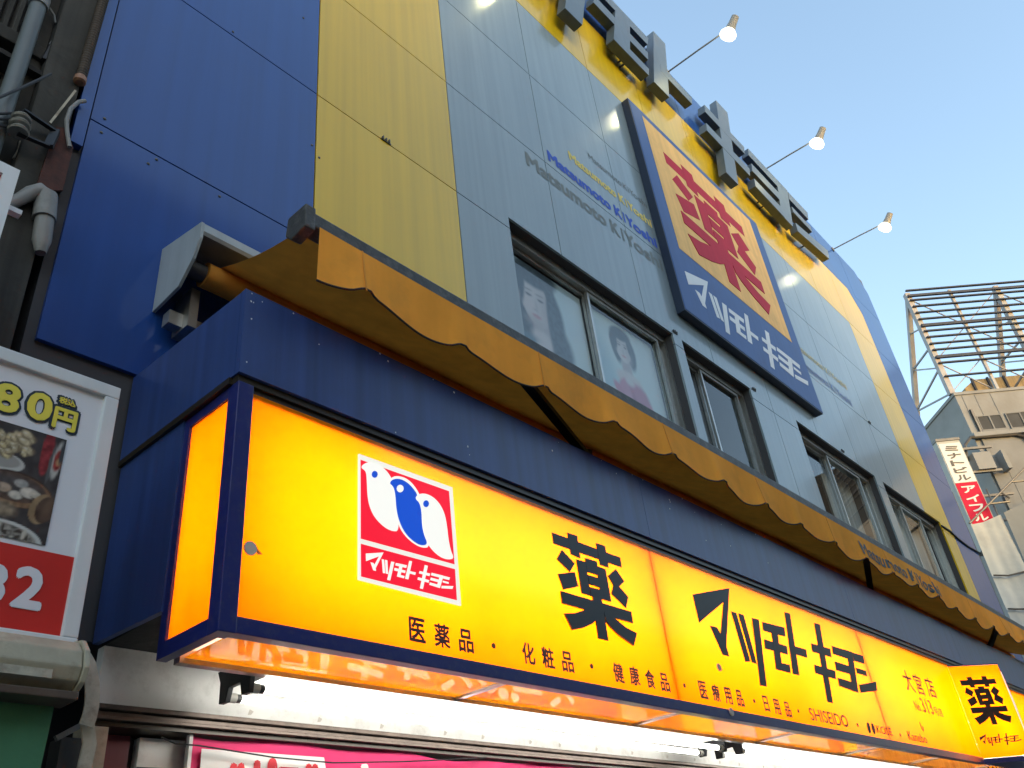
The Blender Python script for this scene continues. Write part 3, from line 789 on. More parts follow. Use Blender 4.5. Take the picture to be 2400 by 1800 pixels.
# the three-sided bump near the right
B0, B1, B2 = Vector((12.44, SY, 0)), Vector((13.085, -1.543, 0)), Vector((15.24, SY, 0))
def wallpiece(a, b, z0, z1, mat, nm, inset=.0, th=.005):
    d = (b - a).normalized(); n = Vector((d.y, -d.x, 0)); 
    if n.y > 0: n = -n
    a2 = a + d * inset; b2 = b - d * inset
    return MB().hexa([a2 + Vector((0, 0, z0)), b2 + Vector((0, 0, z0)), b2 + Vector((0, 0, z1)), a2 + Vector((0, 0, z1))],
                     [q - n * th for q in (a2 + Vector((0, 0, z0)), b2 + Vector((0, 0, z0)), b2 + Vector((0, 0, z1)), a2 + Vector((0, 0, z1)))]).build(nm, mat, sg)
wallpiece(B0, B1, ZB - .01, ZT, 'acryl_yellow', 'face', .004)
wallpiece(B1, B2, ZB - .01, ZT, 'acryl_yellow', 'face', .004)
MB().prism([B0 + Vector((0, .01, 3.982)), B1 + Vector((0, 0, 3.982)), B2 + Vector((0, .01, 3.982))], (0, 0, .012)).build('bump_cap', 'navy_frame', sg)
MB().prism([B0 + Vector((0, .01, 2.798)), B1 + Vector((0, 0, 2.798)), B2 + Vector((0, .01, 2.798))], (0, 0, .058)).build('bump_base', 'navy_frame', sg)
MB().cyl((13.0, -1.30, 3.0), (13.0, -1.30, 3.85), .016, 8).build('lamp_tube', 'sign_tube', sg)
dB = (B1 - B0).normalized(); nB = Vector((dB.y, -dB.x, 0)); nB = nB if nB.y < 0 else -nB
strokes(MB(), YAKU, YB, B0 + dB * .10 + Vector((0, 0, 3.24)) + nB * .001, dB * .57, (0, 0, .60), nB, .003).build('letter', 'black', sg)
logo(sg, 'black', B0 + dB * .07 + Vector((0, 0, 2.99)) + nB * .001, dB * .62, (0, 0, .145), nB)

# big characters
strokes(MB(), YAKU, YB, (YB[0], SY - .001, YB[2]), (YB[1] - YB[0], 0, 0), (0, 0, YB[3] - YB[2]), OUT, .004).build('letter', 'black', sg)
logo(sg, 'black', (LB[0], SY - .001, LB[2]), (LB[1] - LB[0], 0, 0), (0, 0, LB[3] - LB[2]), OUT, .004)
# small lettering
def glyph(ch, c, px, py, hh, bold=.028, wide=.92, nm='letter', mat='black'):
    p = at(*c(px, py), SY); w_ = hh * wide
    text_on(MB(), ch, (p.x - w_ / 2, SY, p.z - hh / 2), (w_, 0, 0), (0, 0, hh), bold, (0, -.003, 0)).build(nm, mat, sg)
for ch, px, py in (('医', 489, 765), ('薬', 650, 803), ('品', 805, 836), ('化', 1210, 918), ('粧', 1337, 946), ('品', 1463, 972), ('健', 1793, 1043), ('康', 1897, 1063), ('食', 1998, 1083), ('品', 2093, 1105)):
    glyph(ch, C8, px, py, .128, wide=.90)
for ch, px, py in (('医', 130, 1153), ('療', 213, 1173), ('用', 292, 1192), ('品', 368, 1208), ('日', 538, 1243), ('用', 608, 1263), ('品', 679, 1281)):
    glyph(ch, C9, px, py, .128, wide=.88 if ch != '日' else .7)
for c, px, py in ((C8, 985, 868), (C8, 1620, 1000), (C9, 10, 1125), (C9, 462, 1225), (C9, 748, 1290), (C9, 1133, 1380), (C9, 1410, 1445)):
    p = at(*c(px, py), SY)
    MB().disc((p.x, SY - .001, p.z), (.016, 0, 0), (0, 0, .016), (0, -.003, 0), 12).build('dot', 'black', sg)
def line(body, c, bl, br, tl, bold, mat='black', Y=SY, par=None, lift=-.003):
    a = at(*c(*bl), Y); b = at(*c(*br), Y); t_ = at(*c(*tl), Y)
    return text_on(MB(), body, (a.x, Y, a.z), (b.x - a.x, 0, 0), (0, 0, t_.z - a.z), bold, (0, lift, 0)).build('lettering', mat, par or sg)
line('SHISEIDO', C9, (832, 1350), (1080, 1400), (820, 1268), .02)
line('KOSÉ', C9, (1262, 1432), (1365, 1460), (1255, 1370), .02)
line('Kanebo', C9, (1468, 1478), (1590, 1505), (1455, 1420), .02)
for q in (0, 1):
    p = at(*C9(1205 + 30 * q, 1398 + 8 * q), SY)
    MB().disc((p.x, SY - .001, p.z), (.040, 0, .03), (-.012, 0, .042), (0, -.003, 0), 14).build('emblem', 'black', sg)
p = at(*C9(1545, 1388), SY)
MB().disc((p.x - .01, SY - .001, p.z), (.010, 0, .004), (-.006, 0, .045), (0, -.003, 0), 12).disc((p.x + .035, SY - .0012, p.z - .025), (.010, 0, -.006), (.02, 0, .03), (0, -.003, 0), 12).build('emblem', 'black', sg)
line('大', C9, (1455, 1158), (1512, 1172), (1432, 1022), .015)
line('宮', C9, (1527, 1180), (1578, 1195), (1502, 1050), .015)
line('店', C9, (1598, 1198), (1655, 1212), (1575, 1070), .015)
line('No.', C9, (1512, 1285), (1552, 1295), (1502, 1225), .015)
line('313', C9, (1562, 1298), (1632, 1315), (1545, 1205), .015)
line('号店', C9, (1640, 1318), (1692, 1330), (1632, 1262), .015)
# emblem board with three birds
eb = MB().prism(on(C2, [(143, 240), (950, 530), (1025, 1550), (140, 1325)], SY - .002), (0, -.010, 0)).build('emblem_board', 'acryl_white', sg)
def chaikin(q, n=2):
    for _ in range(n):
        q = [c for i in range(len(q)) for c in ((q[i][0] * .75 + q[(i + 1) % len(q)][0] * .25, q[i][1] * .75 + q[(i + 1) % len(q)][1] * .25),
                                               (q[i][0] * .25 + q[(i + 1) % len(q)][0] * .75, q[i][1] * .25 + q[(i + 1) % len(q)][1] * .75))]
    return q
EY = SY - .012
def eshape(nm, mat, pts, k, smooth=False):
    q = chaikin(pts) if smooth else pts
    MB().prism(on(C2, q, EY - .0015 * k), (0, -.001, 0)).build(nm, mat, eb)
eshape('red_field', 'emb_red', [(166, 286), (930, 558), (978, 1190), (168, 968)], 0)
eshape('red_field', 'emb_red', [(168, 1012), (982, 1232), (998, 1500), (170, 1295)], 0)
eshape('bird', 'emb_white', [(172, 358), (180, 330), (235, 303), (320, 322), (385, 375), (425, 430), (470, 520), (480, 700), (500, 902), (440, 905), (370, 870), (290, 790), (245, 700), (225, 600), (220, 470), (215, 400), (200, 375)], 1, True)
eshape('bird_outline', 'emb_white', [(412, 470), (440, 432), (500, 425), (580, 455), (650, 535), (690, 620), (720, 800), (770, 1040), (700, 1050), (620, 1010), (545, 940), (490, 850), (462, 700), (455, 560), (435, 510)], 2, True)
eshape('bird', 'emb_blue', [(416, 490), (440, 455), (505, 448), (575, 485), (632, 548), (660, 598), (640, 628), (675, 655), (692, 720), (696, 850), (715, 940), (748, 1016), (690, 1030), (620, 990), (550, 920), (500, 820), (476, 720), (468, 600), (458, 540), (440, 508)], 3, True)
eshape('bird', 'emb_white', [(636, 618), (662, 584), (722, 575), (795, 608), (853, 670), (892, 750), (912, 850), (926, 980), (946, 1075), (972, 1130), (948, 1150), (875, 1140), (800, 1085), (742, 1010), (708, 900), (696, 780), (688, 700), (670, 650)], 4, True)
for (cx, cy, rx, ry, mt, k) in ((288, 412, 26, 30, 'emb_blue', 5), (508, 535, 30, 33, 'emb_white', 5), (732, 666, 25, 30, 'emb_blue', 6)):
    eshape('eye', mt, [(cx + rx * math.cos(a * .524), cy + ry * math.sin(a * .524)) for a in range(12)], k)
a = at(*C2(212, 1290), EY); b = at(*C2(968, 1400), EY); tl = at(*C2(212, 1085), EY)
za = at(*C2(705, 1405), EY).z; zb_ = at(*C2(370, 1090), EY).z
lg = MB()
for g in LOGO: strokes(lg, LOGO[g], LB, (a.x, EY - .0012, za), (b.x - a.x, 0, 0), (0, 0, zb_ - za), OUT, .001, .0001)
lg.build('lettering', 'emb_white', eb)
# same emblem, seen edge-on, on the right face of the bump
dC = (B2 - B1).normalized(); nC = Vector((dC.y, -dC.x, 0)); nC = nC if nC.y < 0 else -nC
q0 = B1 + dC * .10 + nC * .002
e2 = MB().hexa([q0 + Vector((0, 0, 3.06)), q0 + dC * .75 + Vector((0, 0, 3.06)), q0 + dC * .75 + Vector((0, 0, 3.90)), q0 + Vector((0, 0, 3.90))],
               [v_ + nC * .01 for v_ in (q0 + Vector((0, 0, 3.06)), q0 + dC * .75 + Vector((0, 0, 3.06)), q0 + dC * .75 + Vector((0, 0, 3.90)), q0 + Vector((0, 0, 3.90)))]).build('emblem_board', 'acryl_white', sg)
def eq(nm, mat, rect, k):
    x0, x1, z0, z1 = rect; o = q0 + nC * (.0105 + .0015 * k)
    MB().prism([o + dC * x + Vector((0, 0, z)) for x, z in rect_pts(rect)], nC * .001).build(nm, mat, e2)
def rect_pts(r): return [(r[0], r[2]), (r[1], r[2]), (r[1], r[3]), (r[0], r[3])]
eq('red_field', 'emb_red', (.03, .72, 3.30, 3.87), 0); eq('red_field', 'emb_red', (.03, .72, 3.09, 3.27), 0)
MB().disc(q0 + nC * .0125 + dC * .2 + Vector((0, 0, 3.63)), dC * .12, (0, 0, .2), nC * .001).build('bird', 'emb_white', e2)
MB().disc(q0 + nC * .0140 + dC * .36 + Vector((0, 0, 3.56)), dC * .12, (0, 0, .2), nC * .001).build('bird', 'emb_blue', e2)
MB().disc(q0 + nC * .0155 + dC * .53 + Vector((0, 0, 3.50)), dC * .12, (0, 0, .18), nC * .001).build('bird', 'emb_white', e2)
# plugs in the acrylic (grey caps with a torn edge)
for c, px, py, r in ((crop(0, 1200, .36166), 1618, 238, .033), (C9, 232, 1008, .030), (C9, 300, 1300, .030)):
    p = at(*c(px, py), SY)
    f = MB().disc((p.x, SY - .018 if px == 300 else SY - .001, p.z), (r, 0, 0), (0, 0, r), (0, -.008, 0), 16)
    f.build('cap', 'putty', sg)
    MB().prism([(p.x + r * .8, SY - .002, p.z + r * .5), (p.x + r * 2, SY - .002, p.z - r * .4), (p.x + r * 1.2, SY - .002, p.z - r * .6)], (0, -.002, 0)).build('torn_tape', 'box_orange', sg)

# ================================================================== fluorescent fixtures below the sign
def fixture(x0, x1, label):
    t = thing('fluorescent_light', ((x0 + x1) / 2, -.42, 2.72), label, 'lamp', 'fluorescent lights under the sign')
    MB().box(x0 + .12, x1 - .1, -.50, -.34, 2.83, 2.90).build('housing', 'white_panel', t)
    MB().box(x0 + .1, x0 + .16, -.44, -.40, 2.90, 3.03).box(x1 - .2, x1 - .14, -.44, -.40, 2.90, 3.03).build('hanger', 'tube_dark', t)
    for xe, sgn in ((x0, 1), (x1, -1)):
        MB().prism([(xe, -.58, 2.90), (xe, -.26, 2.90), (xe, -.29, 2.84), (xe, -.29, 2.735), (xe, -.35, 2.735), (xe, -.37, 2.80), (xe, -.47, 2.80), (xe, -.49, 2.735), (xe, -.55, 2.735), (xe, -.56, 2.84)], (sgn * .03, 0, 0)).build('end_bracket', 'tube_dark', t, bevel=.004)
        for y in (-.52, -.32):
            MB().cyl((xe + sgn * .03, y, 2.765), (xe + sgn * .075, y, 2.765), .024, 14).build('lamp_holder', 'cream_metal', t, smooth=True)
    for y in (-.52, -.32):
        for a, b in ((x0 + .09, x1 - .09),):
            MB().cyl((a, y, 2.765), (b, y, 2.765), .019, 12).build('tube', 'fluor', t, smooth=True)
            for q in (a, b): MB().cyl((q - .014, y, 2.765), (q + .014, y, 2.765), .021, 12).build('tube_cap', 'steel_dark', t, smooth=True)
fixture(2.40, 7.05, 'fluorescent tube fixture under the left half of the yellow sign')
fixture(7.30, 11.95, 'fluorescent tube fixture under the right half of the yellow sign')

# ================================================================== shop front under the canopy
sf = thing('shop_front', (8, .1, .13), 'white shop front lintel with brown shutter rails under the sign', 'shop front')
MB().box(1.90, 20.4, -.035, .03, 2.748, 3.028).build('lintel', 'white_panel', sf)
MB().box(1.88, 20.4, -.075, .03, 2.722, 2.745).build('shutter_rail', 'rail_brown', sf, bevel=.003)
MB().box(1.88, 20.4, -.045, .03, 2.697, 2.718).build('shutter_rail', 'rail_brown', sf, bevel=.003)
MB().box(1.88, 20.4, -.065, .03, 2.678, 2.694).build('shutter_rail', 'rail_brown', sf, bevel=.003)
MB().box(1.88, 20.4, -.03, .25, 2.655, 2.675).build('shutter_slot', 'trim_dark', sf)
mb = MB()
for x in [2.72 + .45 * k + .2 * random.random() for k in range(14)]:
    mb.prism([(x, -.0365, 2.77), (x + .02, -.0365, 2.772), (x + .035, -.0365, 2.79), (x + .01, -.0365, 2.80)], (0, .001, 0))
tag(mb.build('scuff_marks', 'putty', sf), kind='stuff')
MB().box(2.02, 2.17, .12, .3, .14, 2.652).build('column', 'maroon', sf)
MB().box(2.21, 2.46, .10, .3, .14, 2.645).build('pillar', 'white_panel', sf)
MB().box(2.30, 2.305, .09, .10, .14, 2.50).box(2.21, 2.46, .092, .10, 2.50, 2.506).build('pillar_joint', 'steel_dark', sf)
MB().box(2.17, 2.21, .16, .3, .14, 2.652).build('gap_dark_fill', 'black', sf)  # black fill standing in for the darkness of the open gap, not a post
MB().box(2.46, 20.4, .9, .93, .14, 2.652).build('back_wall', 'cream_metal', sf)
MB().box(2.46, 20.4, .26, .93, 2.62, 2.65).build('ceiling', 'white_panel', sf)
# pink banner
bn = thing('banner', (4.3, -.01, 2.05), 'pink sale banner with a white text box hanging in the shop entrance', 'banner')
BYY = .02
vs = []; nx = 40
for i in range(nx + 1):
    x = 2.43 + 3.9 * i / nx
    sag = .012 * math.sin(i * .8) + (.03 * math.exp(-((x - 4.45) / .25) ** 2))
    for j in range(7):
        vs.append((x, BYY + .012 * math.sin(i * .7 + j), 2.654 - sag * (1 if j == 0 else .4) - j * .09))
MB().add(vs, [(i * 7 + j, (i + 1) * 7 + j, (i + 1) * 7 + j + 1, i * 7 + j + 1) for i in range(nx) for j in range(6)]).build('cloth', 'pink', bn, smooth=True)
MB().prism([(2.50, BYY - .016, 2.59), (3.28, BYY - .016, 2.59), (3.38, BYY - .016, 2.15), (2.50, BYY - .016, 2.15)], (0, -.002, 0)).build('text_box', 'pinkwhite', bn)
text_on(MB(), 'ハピエル', (2.63, BYY - .02, 2.285), (.66, 0, 0), (0, 0, .285), .05).build('lettering', 'text_red', bn)
text_on(MB(), 'キャンペーン', (3.44, BYY - .02, 2.325), (2.3, 0, 0), (0, 0, .245), .05).build('lettering', 'pinkwhite', bn)
MB().box(2.425, 2.445, BYY - .02, BYY + .01, 2.08, 2.656).build('hem', 'pinkwhite', bn)
MB().disc((5.02, BYY - .02, 2.52), (.05, 0, .01), (-.01, 0, .03), (0, -.002, 0), 8).disc((5.0, BYY - .0215, 2.53), (.012, 0, .04), (-.02, 0, .0), (0, -.002, 0), 8).build('leaf_print', 'pinkwhite', bn)
solo('sagging_wire', MB().tube([(2.25, -.04, 2.62), (2.33, -.04, 2.595), (2.45, -.05, 2.592), (2.9, -.05, 2.56), (3.3, -.05, 2.552), (3.9, -.05, 2.59), (4.6, -.05, 2.65)], .004, 6), 'cable', 'thin grey wire sagging in front of the pink banner', 'wire')
x = 6.42; i = 0
ORD = ['first', 'second', 'third', 'fourth', 'fifth', 'sixth', 'seventh', 'eighth', 'ninth', 'tenth', 'eleventh', 'twelfth', 'thirteenth', 'fourteenth', 'fifteenth', 'sixteenth', 'seventeenth', 'eighteenth', 'nineteenth', 'twentieth']
CARD = [('box_beige', 'beige'), ('pinkwhite', 'white'), ('box_orange', 'orange'), ('box_grey', 'grey'), ('ink_yellow', 'yellow'), ('text_red', 'red')]
while x < 12.2 and i < 20:
    wd = .22 + .35 * random.random(); mt, cn = CARD[(i * 5 + i // 4) % 6]
    solo('price_card', MB().box(x, x + wd, .02, .03, 2.12 + .15 * random.random(), 2.60 - .06 * random.random()), mt,
         '%s price card hung in the shop entrance, %s from the pink banner' % (cn, ORD[i]), 'price card', 'price cards hung in the shop entrance')
    x += wd + .03; i += 1
# ================================================================== neighbour on the left: old dark house
CL = crop(0, 0, .27125)                      # upper left corner of the photograph
nb = thing('neighbour_house', (-3, 1, 0), 'old dark house with weathered walls beside the blue panels', 'building')
MB().box(-7, 1.17, .16, 9, .13, 11).build('wall', 'dark_wall', nb)
MB().box(.93, 1.16, -.02, .158, 3.2, 11).build('mortar_pier', 'mortar_grey', nb, bevel=.01)
MB().box(.855, .925, .06, .158, 4.2, 11).build('batten', 'mortar_grey', nb)
for k in range(26):
    x = -.8 + k * .06
    MB().prism([(x, .15, 6.98), (x + .015, .11, 6.98), (x + .04, .11, 6.98), (x + .055, .15, 6.98)], (0, 0, 3.4)).build('siding_strip', 'mortar_grey', nb)
MB().box(-3, .93, .03, .155, 6.80, 6.92).build('beam', 'mortar_grey', nb, bevel=.01)
MB().box(-3, .93, .0, .15, 6.62, 6.66).build('shade_board', 'dark_wall', nb)
for k in range(9):
    x = -.05 + .1 * k
    MB().box(x, x + .09, .13, .158, 4.6, 6.6).build('board', 'dark_wall', nb)
MB().box(-4, .55, -.30, .15, 4.36, 4.44).build('eave', 'mortar_grey', nb)
rb = on(CL, [(480, 1110), (560, 1120), (620, 1290), (530, 1659), (290, 1659), (400, 1330)], -.02)
MB().prism(rb, (0, -.02, 0)).build('rusty_sheet', 'rust', nb)

dp = thing('downpipe', (.785, -.05, 3.9), 'grey vertical rainwater downpipe on the old dark house', 'pipe')
MB().cyl((.785, -.04, 3.9), (.785, -.04, 11), .052, 18).build('pipe', 'pipe_grey', dp, smooth=True)
MB().cyl((.785, -.04, 7.17), (.785, -.04, 7.27), .062, 18).build('collar', 'pipe_pale', dp, smooth=True)
MB().box(.73, .84, -.02, .16, 6.18, 6.21).build('clamp', 'steel_dark', dp)
cdt = thing('flexible_conduit', (1.15, -.03, 6.7), 'ribbed rusty flexible conduit beside the blue corner strip', 'conduit')
prof = []
z = 0.0
while z < 3.6:
    prof += [(z, .030), (z + .012, .036), (z + .024, .030)]; z += .027
MB().lathe(prof, (.012, 0, 1), (1.142, -.055, 6.74), 12).build('hose', 'conduit_brown', cdt, smooth=False)
MB().lathe([(0, .026), (.01, .04), (.05, .04), (.06, .034)], (.012, 0, 1), (1.14, -.055, 6.68), 12).build('nut', 'copper_end', cdt)
pc = on(CL, [(735, 872), (680, 880), (610, 940), (575, 1040), (580, 1140), (600, 1270)], -.06)
solo('grey_cable', MB().tube(pc, .014, 8), 'pipe_pale', 'thick grey cable looping out beside the blue flashing', 'cable', smooth=True)
st = on(CL, [(650, 785), (430, 1065)], -.05)
solo('bracket_strut', MB().bar(st[0], st[1], .014, .014), 'strap', 'thin pale strut running down from the conduit end', 'strut')
ins = thing('insulator', at(*CL(170, 1080), -.12), 'porcelain cable insulator with three rims on the dark wall', 'insulator')
i0 = at(*CL(155, 1150), -.12); i1 = at(*CL(200, 960), -.12); axi = (i1 - i0)
L_ = axi.length
MB().lathe([(0, .03), (.0, .055), (.012, .062), (.03, .05), (.035, .035), (.05, .035), (.055, .055), (.067, .062), (.085, .05), (.09, .035), (.105, .035), (.11, .052), (.122, .058), (.14, .045), (.15, .02)], axi, i0, 18).build('spool', 'porcelain', ins, smooth=True)
b0, b1, b2 = on(CL, [(130, 1150), (420, 1265), (300, 1030)], -.10)
MB().bar(i0 - axi * .02, b1, .03, .012).build('lower_strap', 'tube_dark', ins)
MB().bar(i1 + axi * .05, on(CL, [(470, 1130)], -.06)[0], .03, .012).build('upper_strap', 'tube_dark', ins)
MB().bar(b1, on(CL, [(480, 1130)], -.05)[0], .05, .03).build('mount', 'tube_dark', ins)
for k, (p, q, r) in enumerate((((-40, 850), (440, 640), .010), ((-60, 970), (120, 975), .008), ((-60, 1010), (100, 1030), .008), ((-60, 1060), (80, 1095), .009))):
    a, b = on(CL, [p], -.14)[0], on(CL, [q], -.10)[0]
    mid = (a + b) / 2 - Vector((0, 0, .01))
    a = a + (a - b) * 4
    solo('cable', MB().tube([a, mid, b], r, 6), 'cable', ['black cable slanting across the grey downpipe', 'black cable to the top rim of the insulator', 'black cable to the middle rim of the insulator', 'black cable to the lowest rim of the insulator'][k], 'cable', 'cables on the dark house')
for k, (p, q, r, mt) in enumerate((((700, 0), (430, 390), .010, 'pipe_pale'), ((640, 0), (300, 880), .012, 'conduit_brown'), ((430, 70), (480, 200), .008, 'pipe_grey'), ((175, 1220), (115, 1370), .007, 'strap'), ((270, 1270), (120, 1440), .007, 'strap'), ((590, 90), (380, 520), .02, 'cable'))):
    a, b = on(CL, [p], .02)[0], on(CL, [q], .02)[0]
    solo('thin_wire', MB().tube([a + (a - b) * (1.5 if k in (0, 1, 5) else 0), (a + b) / 2 + Vector((.01, 0, .01)), b], r, 6), mt,
         ['pale wire hanging down beside the mortar pier', 'brown wire running down the dark boards', 'short grey wire near the downpipe collar', 'short pale wire under the insulator', 'slanting pale wire above the white sign frame', 'thick black wire beside the mortar pier'][k], 'wire', 'wires on the dark house')
# grey plastic elbow low on the wall
C1 = crop(0, 0, .36166)
el = thing('drain_elbow', at(*C1(290, 1400), -.10), 'pale plastic pipe elbow with a collar beside the blue wall', 'pipe')
pts = on(C1, [(40, 1330), (130, 1290), (200, 1252), (260, 1240), (297, 1268), (295, 1340)], -.06)
MB().tube(pts, [.035, .038, .045, .052, .058, .058], 14).build('bend', 'pipe_pale', el, smooth=True)
pts = on(C1, [(300, 1265), (285, 1420)], -.06)
MB().cyl(pts[0], pts[1], .064, 16).build('collar', 'pipe_pale', el, smooth=True)
pts = on(C1, [(290, 1410), (270, 1560), (262, 1640)], -.06)
MB().tube(pts, [.052, .052, .03], 16).build('spout', 'pipe_pale', el, smooth=True)

# ================================================================== restaurant menu signboard
MY = -.90
CM = crop(0, 850, .42194)
ms = thing('menu_signboard', (.5, MY + .08, 2.7), 'white framed restaurant menu board with a price and food photo', 'sign')
mx1, mz0, mz1, mx0 = 1.40, 2.695, 3.90, -1.2
MB().box(mx0, mx1 - .02, MY + .012, MY + .16, mz0 + .02, mz1 - .02).build('box', 'frame_white', ms)
fw = .062
MB().box(mx0, mx1, MY - .02, MY + .05, mz1 - fw, mz1).build('frame', 'frame_white', ms, bevel=.006)
MB().box(mx0, mx1, MY - .02, MY + .05, mz0, mz0 + fw * .8).build('frame', 'frame_white', ms, bevel=.006)
MB().box(mx1 - fw, mx1, MY - .019, MY + .05, mz0 + fw * .8, mz1 - fw).build('frame', 'frame_white', ms, bevel=.006)
MB().box(mx0, mx1 - fw, MY + .004, MY + .011, mz0 + fw * .8, mz1 - fw).build('poster', 'poster_white', ms)
def mp(nm, mat, pts, k, par=None):
    return MB().prism(on(CM, pts, MY + .003 - .0012 * k), (0, -.0008, 0)).build(nm, mat, par or ms)
# red phone strip: from below the photo to the frame
pt = at(*CM(418, 1082), MY); red_top = pt.z
MB().box(mx0 + .01, mx1 - fw, MY + .001, MY + .0025, mz0 + fw * .8, red_top).build('red_strip', 'poster_red', ms)
def to_cm(p):                                # place on the board -> its spot in the enlarged view of the photograph
    d = Vector(p) - CAM; f_ = d.dot(fwd)
    return ((1200 + F_PX * d.dot(right) / f_) / .42194, (900 + F_PX * d.dot(down) / f_ - 850) / .42194)
fp = Print(lambda x, y: [q * (.7 + .6 * vnoise(x * .03, y * .03)) for q in (.05, .042, .042)])
TL = .28                                     # horizontals lean like this in that view
def dish(cx, cy, rx, ry, col, soft=.08, mo=.0, ms=.08, rot=TL, al=1.0): fp.ell(cx, cy, rx, ry, col, soft, rot, al, mo, ms)
dish(262, 500, 34, 130, (.24, .03, .035), .12, .9, .06, .25); dish(285, 560, 14, 110, (.10, .10, .10), .2, 0, .1, .3)
dish(318, 545, 26, 105, (.42, .40, .37), .2, .4, .05, .3); dish(322, 545, 24, 60, (.28, .035, .03), .2, 1.2, .07, .3); dish(325, 555, 14, 20, (.45, .25, .12), .5, 0, .1, .3)
dish(350, 500, 16, 70, (.05, .05, .055), .3, 0, .1, .3)
dish(10, 545, 130, 52, (.50, .49, .46), .05); dish(5, 535, 112, 40, (.30, .29, .27), .1)
for k in range(26):
    x = -60 + 225 * hashn(k, 3); y = 385 + 130 * hashn(k, 7) - .12 * abs(x - 60); r = 24 + 18 * hashn(k, 11)
    dish(x, y + 5, r, r * .6, (.20, .15, .09), .3, .6, .06); dish(x - 2, y - 3, r * .9, r * .5, (.46 + .10 * hashn(k, 5), .38 + .08 * hashn(k, 5), .25), .35, .7, .07, hashn(k, 2) * 2); dish(x - r * .3, y - r * .25, r * .3, r * .14, (.60, .54, .42), .9, 0, .1, .5)
dish(75, 700, 215, 98, (.055, .032, .022), .04); dish(80, 706, 208, 90, (.23, .13, .07), .04, .5, .05); dish(70, 690, 190, 78, (.10, .060, .045), .06, .8, .04); dish(70, 680, 160, 50, (.075, .07, .07), .5, .6, .04, TL, .8)
for x, y, r, c in ((20, 690, 44, (.40, .30, .22)), (-45, 665, 46, (.34, .25, .2)), (118, 672, 40, (.33, .32, .30)), (85, 735, 40, (.52, .47, .40)), (160, 725, 50, (.55, .50, .43)), (195, 735, 32, (.50, .44, .36))):
    dish(x + 3, y + 8, r, r * .62, (.07, .05, .04), .3); dish(x, y, r, r * .58, c, .22, .35, .06); dish(x - r * .25, y - r * .2, r * .4, r * .2, [min(.75, q * 1.35) for q in c], .9, 0, .1, TL, .7)
dish(20, 810, 70, 40, (.25, .19, .13), .5, .9, .05)
dish(225, 815, 88, 62, (.30, .20, .11), .05, .6, .04, -1.05); dish(250, 820, 78, 52, (.085, .050, .035), .08, .8, .03, -1.05); dish(268, 800, 50, 24, (.14, .085, .055), .6, 0, .1, -1.05)
dish(20, 960, 215, 88, (.56, .56, .53), .03); dish(12, 957, 190, 70, (.20, .18, .155), .05, 1.5, .06); dish(5, 955, 170, 55, (.30, .27, .23), .5, 1.6, .09, TL, .7)
for k in range(22):
    x = -100 + 260 * hashn(k, 21); y = 905 + 85 * hashn(k, 23) + TL * (x - 10); c = hashn(k, 29)
    dish(x, y, 16 + 16 * c, 7 + 6 * c, (.06, .045, .035) if k % 3 else (.52, .48, .40), .4, 0, .1, hashn(k, 31) * 3)
pa = at(*CM(377, 432), MY); pb_ = at(*CM(245, 1015), MY)
fx1 = (pa.x + pb_.x) / 2; fz1, fz0 = pa.z, max(pb_.z, red_top + .012)
print_sheet('food_photo', ms, lambda u, v: (.30 + (fx1 - .30) * u, MY - .0005, fz0 + (fz1 - fz0) * v), 150, 110,
            lambda u, v: fp.at(*to_cm((.30 + (fx1 - .30) * u, MY, fz0 + (fz1 - fz0) * v))))
# the photo ends where the red strip begins
def digit(body, bl, br, tl, k0, outline=True):
    a = at(*CM(*bl), MY); b = at(*CM(*br), MY); t_ = at(*CM(*tl), MY)
    if outline:
        e = .007
        text_on(MB(), body, (a.x - e, MY + .003, a.z - e), (b.x - a.x + 2 * e, 0, 0), (0, 0, t_.z - a.z + 2 * e), .085, (0, -.002, 0)).build('outline', 'ink_navy', ms)
    text_on(MB(), body, (a.x + .004, MY + .003, a.z + .004), (b.x - a.x - .008, 0, 0), (0, 0, t_.z - a.z - .008), .05, (0, -.0045, 0)).build('lettering', 'ink_yellow' if outline else 'poster_white', ms)
digit('8', (-60, 255), (100, 290), (-45, 80), 1)
digit('0', (125, 302), (280, 340), (145, 135), 1)
digit('円', (275, 358), (420, 395), (300, 232), 1)
digit('税込', (318, 225), (422, 255), (325, 180), 1)
digit('2', (38, 1360), (225, 1400), (80, 1110), 1, False)
digit('8', (-170, 1325), (15, 1362), (-150, 1080), 1, False)

up = thing('signboard', (.2, -.55, 4.4), 'white framed signboard with a red face at the left edge, above the menu board', 'sign')
uy = -.60
MB().box(-1.4, .82, uy + .01, uy + .12, 4.45, 5.15).build('box', 'frame_white', up)
MB().box(-1.4, .83, uy - .02, uy + .01, 5.09, 5.16).box(.76, .83, uy - .02, uy + .01, 4.45, 5.09).build('frame', 'frame_white', up)
MB().box(-1.4, .76, uy + .002, uy + .008, 4.5, 5.09).build('face', 'poster_red', up)
MB().box(.83, .90, uy + .02, uy + .06, 4.92, 4.95).build('arm', 'frame_white', up)

